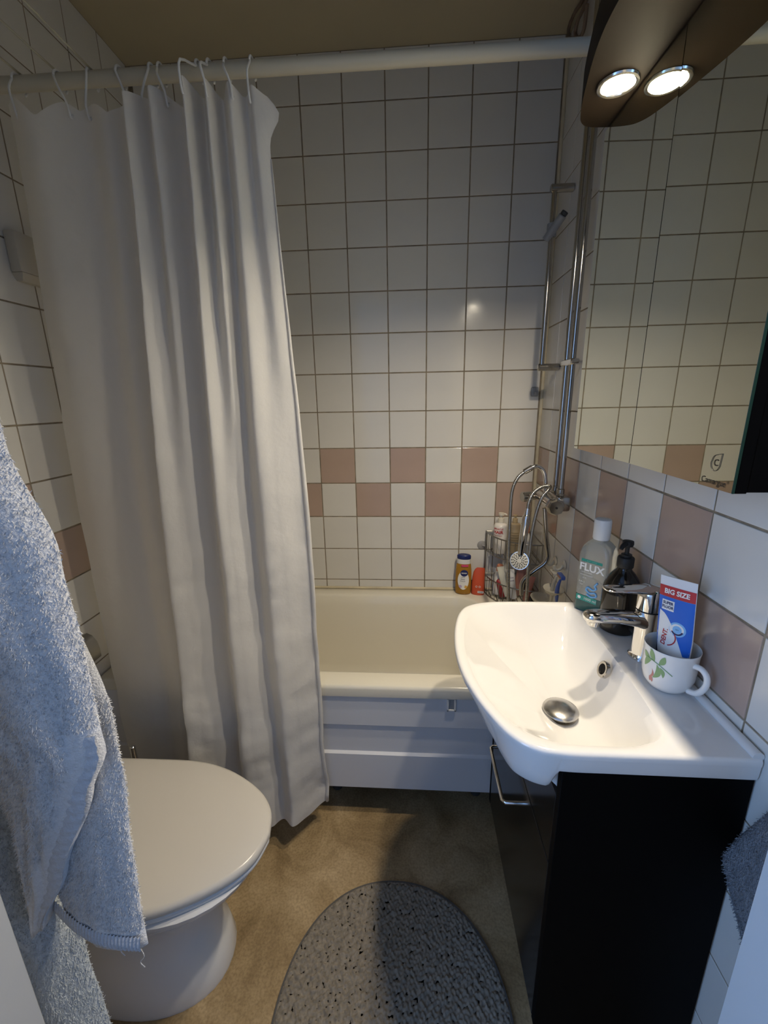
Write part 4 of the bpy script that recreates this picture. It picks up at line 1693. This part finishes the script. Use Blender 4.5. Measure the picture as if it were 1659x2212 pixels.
# upper shelf
c = V(-.150, -.062, Z1)
t = bottle('pump_bottle', 'white pump bottle with red lettering on the upper caddy shelf', 'bottle', c,
           [(.026, 0), (.0285, .003), (.0285, .118), (.024, .128), (.0135, .132), (.0125, .135)], mat('bottle_white', (0.74, 0.71, 0.66), 0.3),
           [(.0128, .1355), (.0128, .152), (.0055, .1535), (.0055, .164), (.0115, .166), (.0115, .176), (0, .177)], mat('cream_plastic', (0.66, 0.62, 0.52), 0.35), GRP)
b = MB()
b.tube([c + V(0, 0, .171), c + V(.016, -.006, .172), c + V(.021, -.008, .168)], [.005, .004, .0032], 8)
b.build('spout', mat('cream_plastic', (0, 0, 0)), t)
wm = wrapm(c, .0285, facing(c) - .35)
lettering('MIRACLE', .0105, INK_RED, t, wm, 0, .111, bold=.02)
lettering('HAIR', .0185, INK_RED, t, wm, 0, .0965, bold=.035)
lettering('TREATMENT', .0066, INK_RED, t, wm, 0, .0815)
c = V(-.090, -.055, Z1)
t = bottle('pump_bottle', 'tan pump bottle next to the white one on the upper caddy shelf', 'bottle', c,
           [(.024, 0), (.0262, .003), (.0262, .118), (.022, .127), (.0105, .131), (.0105, .134)], mat('bottle_tan', (0.34, 0.27, 0.17), 0.3),
           [(.011, .1345), (.011, .149), (.0045, .150), (.0045, .158), (.0085, .160), (.0085, .165), (0, .166)], mat('cap_tan', (0.40, 0.31, 0.18), 0.3), GRP)
wm = wrapm(c, .0262, facing(c) + .1)
for k in range(6):
    patch(mat('tan_line', (0.22, 0.17, 0.10), .5), t, wm, -.016, .016, .035 + .011 * k, .0385 + .011 * k, 6, 1, 'label_line')
c = V(-.055, -.110, Z1)
bottle('lotion_bottle', 'white bottle with orange cap on the upper caddy shelf', 'bottle', c,
       [(.016, 0), (.022, .004), (.0215, .05), (.017, .085), (.012, .10), (.011, .104)], mat('bottle_white2', (0.76, 0.75, 0.72), 0.3),
       [(.0115, .1045), (.0115, .135), (.009, .139), (0, .1395)], mat('cap_orange', (0.62, 0.17, 0.06), 0.35), GRP)
# lower shelf
R_ = lambda ax_, d: Matrix.Rotation(math.radians(d), 3, ax_)
c = V(-.152, -.070, Z0 + .006)
bottle('lotion_bottle', 'white bottle with peach cap leaning in the lower caddy basket', 'bottle', c,
       [(.014, 0), (.0195, .004), (.0195, .085), (.0165, .102), (.0125, .108)], mat('bottle_white2', (0, 0, 0)),
       [(.0128, .1085), (.0140, .111), (.0140, .134), (.011, .138), (0, .1385)], mat('cap_peach', (0.70, 0.28, 0.17), 0.4), 'bottles in the lower caddy basket', tilt=R_('Y', 3))
c = V(-.134, -.100, Z0 + .006)
bottle('lotion_bottle', 'slim dark red tube at the front of the lower caddy basket', 'tube', c,
       [(.010, 0), (.0125, .003), (.0125, .06), (.011, .075), (.004, .082)], mat('tube_dark_red', (0.30, 0.03, 0.035), 0.35), None, None, 'bottles in the lower caddy basket', tilt=R_('X', -6) @ R_('Y', -14))


def squeeze_tube(name, label, base, top, wd, th, m, group, prints=None, capm=None):
    base, top = Vector(base), Vector(top)
    t = thing(name, label, 'tube', base, group)
    ax_ = top - base
    L = ax_.length
    ax_.normalize()
    nn = (CAM - base)
    nn = (nn - ax_ * nn.dot(ax_)).normalized()
    rt = ax_.cross(nn)
    if rt.dot(CR) < 0:
        rt = -rt
    b = MB()
    rings = []
    for k in range(11):
        s = k / 10
        hh = th * (1 - s) ** .7 + .0008
        ww = wd * (.8 + .2 * s)
        rings.append([base + ax_ * (L * s) + rt * (ww * math.cos(a)) + nn * (hh * math.sin(a)) for a in [2 * PI * i / 20 for i in range(20)]])
    b.loft(rings)
    b.build('tube_body', m, t, smooth=60)
    def f(x, y):
        s = y / L
        hh = th * (1 - s) ** .7 + .0008
        u = max(-1, min(1, x / (wd * (.8 + .2 * s))))
        return base + ax_ * y + rt * x + nn * (hh * math.sqrt(max(0, 1 - u * u)) + .0006)
    return t, f, L


t, f, L = squeeze_tube('squeeze_tube', 'white squeeze tube leaning steeply in the lower caddy basket', (-.118, -.10, Z0 + .012), (-.150, -.108, Z0 + .150), .017, .010, mat('tube_ivory', (0.70, 0.69, 0.60), 0.35), 'tubes in the lower caddy basket')
t, f, L = squeeze_tube('squeeze_tube', 'white squeeze tube with purple print in the lower caddy basket', (-.092, -.12, Z0 + .012), (-.118, -.135, Z0 + .150), .017, .010, mat('tube_white', (0, 0, 0)), 'tubes in the lower caddy basket')
PURP = ink('print_purple', (0.13, 0.09, 0.22))
lettering('SKIN', .010, PURP, t, f, 0, L * .72)
lettering('CARE', .010, PURP, t, f, 0, L * .62)
t, f, L = squeeze_tube('squeeze_tube', 'pink squeeze tube at the right of the lower caddy basket', (-.045, -.135, Z0 + .008), (-.030, -.150, Z0 + .125), .015, .010, mat('tube_pink', (0.58, 0.25, 0.21), 0.4), 'tubes in the lower caddy basket')
t, f, L = squeeze_tube('squeeze_tube', 'dusty pink flat pouch at the back of the lower caddy basket', (-.075, -.08, Z0 + .008), (-.050, -.085, Z0 + .145), .020, .007, mat('tube_dusty', (0.42, 0.20, 0.17), 0.4), 'tubes in the lower caddy basket')

# shower gel on the rim
c = V(-.2975, -.042, RIM + .0003)
GEL = mat('amber_gel', (0.48, 0.24, 0.03), 0.12, trans=0.25, ior=1.35)
ga = PI / 2 + facing(c)
t = bottle('shower_gel_bottle', 'amber shower gel bottle with dark blue cap on the tub rim', 'bottle', c,
           [(.027, 0), (.0335, .004), (.0345, .02), (.0352, .07), (.0345, .11), (.0315, .138), (.0295, .145)], GEL,
           [(.0292, .1665), (.0302, .168), (.0302, .181), (.026, .1845), (0, .185)], mat('cap_navy', (0.012, 0.022, 0.12), 0.3), 'bottles on the tub rim', squash=.6, ang=ga)
b = MB()
b.lathe([(.0296, .1452), (.0300, .147), (.0296, .1662)], (0, 0, 0), n=28)
for v in b.bm.verts:
    v.co = Matrix.Rotation(ga, 3, 'Z') @ V(v.co.x, v.co.y * .6, v.co.z) + c
b.build('neck_band', M_WHITEP, t)
wm = wrapm(c, .0352, facing(c), squash=.6, ang=ga)


def gelm(x, y, e=.0012):
    # front of the flattened bottle
    u = x / .0352
    fr_ = .0352 * .6 * math.sqrt(max(0, 1 - u * u)) + e
    a = facing(c)
    right = V(-math.sin(a), math.cos(a), 0)
    if right.dot(CR) < 0:
        right = -right
    return c + right * x + V(math.cos(a), math.sin(a), 0) * fr_ + V(0, 0, y)


def gel_disc(cx, cy, rx, ry, m, e, nm):
    b = MB()
    b.grid(lambda u, v: gelm(cx + rx * v * math.cos(2 * PI * u), cy + ry * v * math.sin(2 * PI * u), e), 28, 3)
    b.build(nm, m, t, smooth=180)


gel_disc(0, .070, .0245, .044, INK_W, .0012, 'label')
gel_disc(.003, .105, .0165, .0155, ink('cap_navy', (0, 0, 0)), .0018, 'badge')
lettering('NIVEA', .0085, INK_W, t, lambda x, y: gelm(x, y, .0024), .003, .105, bold=.02)
for k, tx in enumerate(('CREME', 'Sheer', 'Touch')):
    lettering(tx, .0085 if k else .006, INK_NAVY, t, lambda x, y: gelm(x, y, .0018), -.002, .0855 - .0095 * k)
for (x, y, r, m_) in ((-.012, .041, .007, ink('print_lilac', (.5, .4, .6))), (.0, .036, .010, INK_W), (.011, .040, .007, ink('print_gold', (.7, .4, .08)))):
    gel_disc(x, y, r, r, m_, .0017, 'flower_print')
patch(ink('print_pink', (.62, .06, .16)), t, lambda x, y: gelm(x, y, .0015), -.010, .020, .135, .1445, 6, 1, 'pink_tab')

# red refill pouch
pb = V(-.2335, -.050, RIM + .0005)
pch = thing('refill_pouch', 'red refill pouch standing on the rim between gel bottle and caddy', 'pouch', pb)
pr_ = V(.985, -.17, 0)
pn_ = V(-.17, -.985, 0)
M_POUCH = mat('pouch_red', (0.56, 0.085, 0.035), 0.35)
b = MB()
rings = []
for (z, x0, x1, h) in ((0, -.026, .028, .014), (.004, -.028, .029, .016), (.04, -.027, .029, .014), (.08, -.025, .028, .009), (.105, -.021, .028, .006), (.120, -.014, .027, .003), (.127, -.006, .025, .0012)):
    ring_ = []
    for k in range(28):
        a = 2 * PI * k / 28
        cxx, rx = (x0 + x1) / 2, (x1 - x0) / 2
        ring_.append(pb + pr_ * (cxx + rx * math.cos(a)) + pn_ * (h * math.sin(a)) + V(0, 0, z))
    rings.append(ring_)
b.loft(rings)
b.build('pouch_body', M_POUCH, pch, smooth=60)


def pm(x, y):
    return pb + pr_ * x + pn_ * .0165 + V(0, 0, y)


for x in (-.006, .008):
    b = MB()
    b.torus(pm(x, .042), .0038, .0008, pn_, 16, 5)
    b.build('ring_print', INK_W, pch)
patch(INK_W, pch, pm, .000, .026, .012, .022, 1, 1, 'barcode_label')
for k in range(7):
    patch(INK_NAVY, pch, lambda x, y: pm(x, y) + pn_ * .0004, .003 + k * .003, .0042 + k * .003 + (.0006 if k % 2 else 0), .014, .0205, 1, 1, 'barcode_bar')

# ================================================================== razors and hooks on the right wall above the rim
M_BLUE = mat('razor_blue', (0.09, 0.16, 0.50), 0.35)
M_IVORY = mat('ivory_hook', (0.64, 0.60, 0.50), 0.4)


def hook(px, py, lab):
    p = P(px, py, 0, -.010)
    t = thing('adhesive_hook', lab, 'hook', (-.001, p.y, p.z), 'adhesive hooks above the tub rim')
    b = MB()
    b.lathe([(.017, 0), (.018, .0015), (.014, .004), (0, .0055)], (-.0012, p.y, p.z + .012), (-1, 0, 0), 24)
    b.build('base', M_IVORY, t)
    b = MB()
    b.tube(catmull([V(-.005, p.y, p.z + .012), V(-.012, p.y, p.z), V(-.024, p.y, p.z - .006), V(-.034, p.y, p.z), V(-.036, p.y, p.z + .010)], 5), [.0048] * 21, 8)
    b.build('prong', M_IVORY, t)


hook(1194, 1218, 'ivory adhesive hook holding the white razor on the right wall')
hook(1213, 1228, 'ivory adhesive hook holding the blue razor on the right wall')


def razor(top, bot, head, mh, lab):
    top, bot, head = Vector(top), Vector(bot), Vector(head)
    t = thing('razor', lab, 'razor', bot, 'razors hanging on the right wall')
    b = MB()
    mid = (top + bot) / 2 + V(-.006, -.003, 0)
    pts = catmull([bot, bot.lerp(mid, .5), mid, mid.lerp(top, .5) + V(-.002, 0, 0), top], 6)
    b.tube(pts, [.0030 + .0042 * math.sin(PI * min(1, .08 + .9 * k / (len(pts) - 1))) for k in range(len(pts))], 10)
    b.build('handle', mh, t, smooth=180)
    b = MB()
    b.box(head - V(.008, .021, .006), head + V(.006, .021, .007), .0025, 2)
    hd_ = b.build('razor_head', mh, t)
    b = MB()
    b.box(head - V(.0095, .018, .0035), head + V(-.0065, .018, .004), .0006)
    b.build('blade', M_STEEL, hd_)


razor(P(1203, 1244, 0, -.035), P(1190, 1300, 0, -.030), P(1196, 1238, 0, -.035), M_IVORY, 'white razor hanging on the right wall hook')
razor(P(1211, 1252, 0, -.034), P(1202, 1300, 0, -.028), P(1213, 1245, 0, -.036), M_BLUE, 'blue razor hanging on the right wall hook')
# soap dish with the suction feet
for i, (px, py, lab) in enumerate(((1196, 1272, 'white plastic soap dish on the right wall under the razors'), (1166, 1290, 'flat white soap dish in the corner of the tub rim'))):
    p = P(px, py, 0, -.036)
    t = thing('soap_dish', lab, 'soap dish', (-.03, p.y, p.z - .01), 'soap dishes by the tub')
    b = MB()
    b.loft([[V(-.036 + .034 * k1 * math.cos(a), p.y + .042 * k1 * math.sin(a), p.z + dz) for a in [2 * PI * k / 28 for k in range(28)]] for (k1, dz) in ((.6, -.012), (.8, -.011), (.98, .0), (1.0, .002), (.95, .002), (.80, -.007), (.3, -.009))])
    b.build('dish', M_IVORY, t, smooth=60)
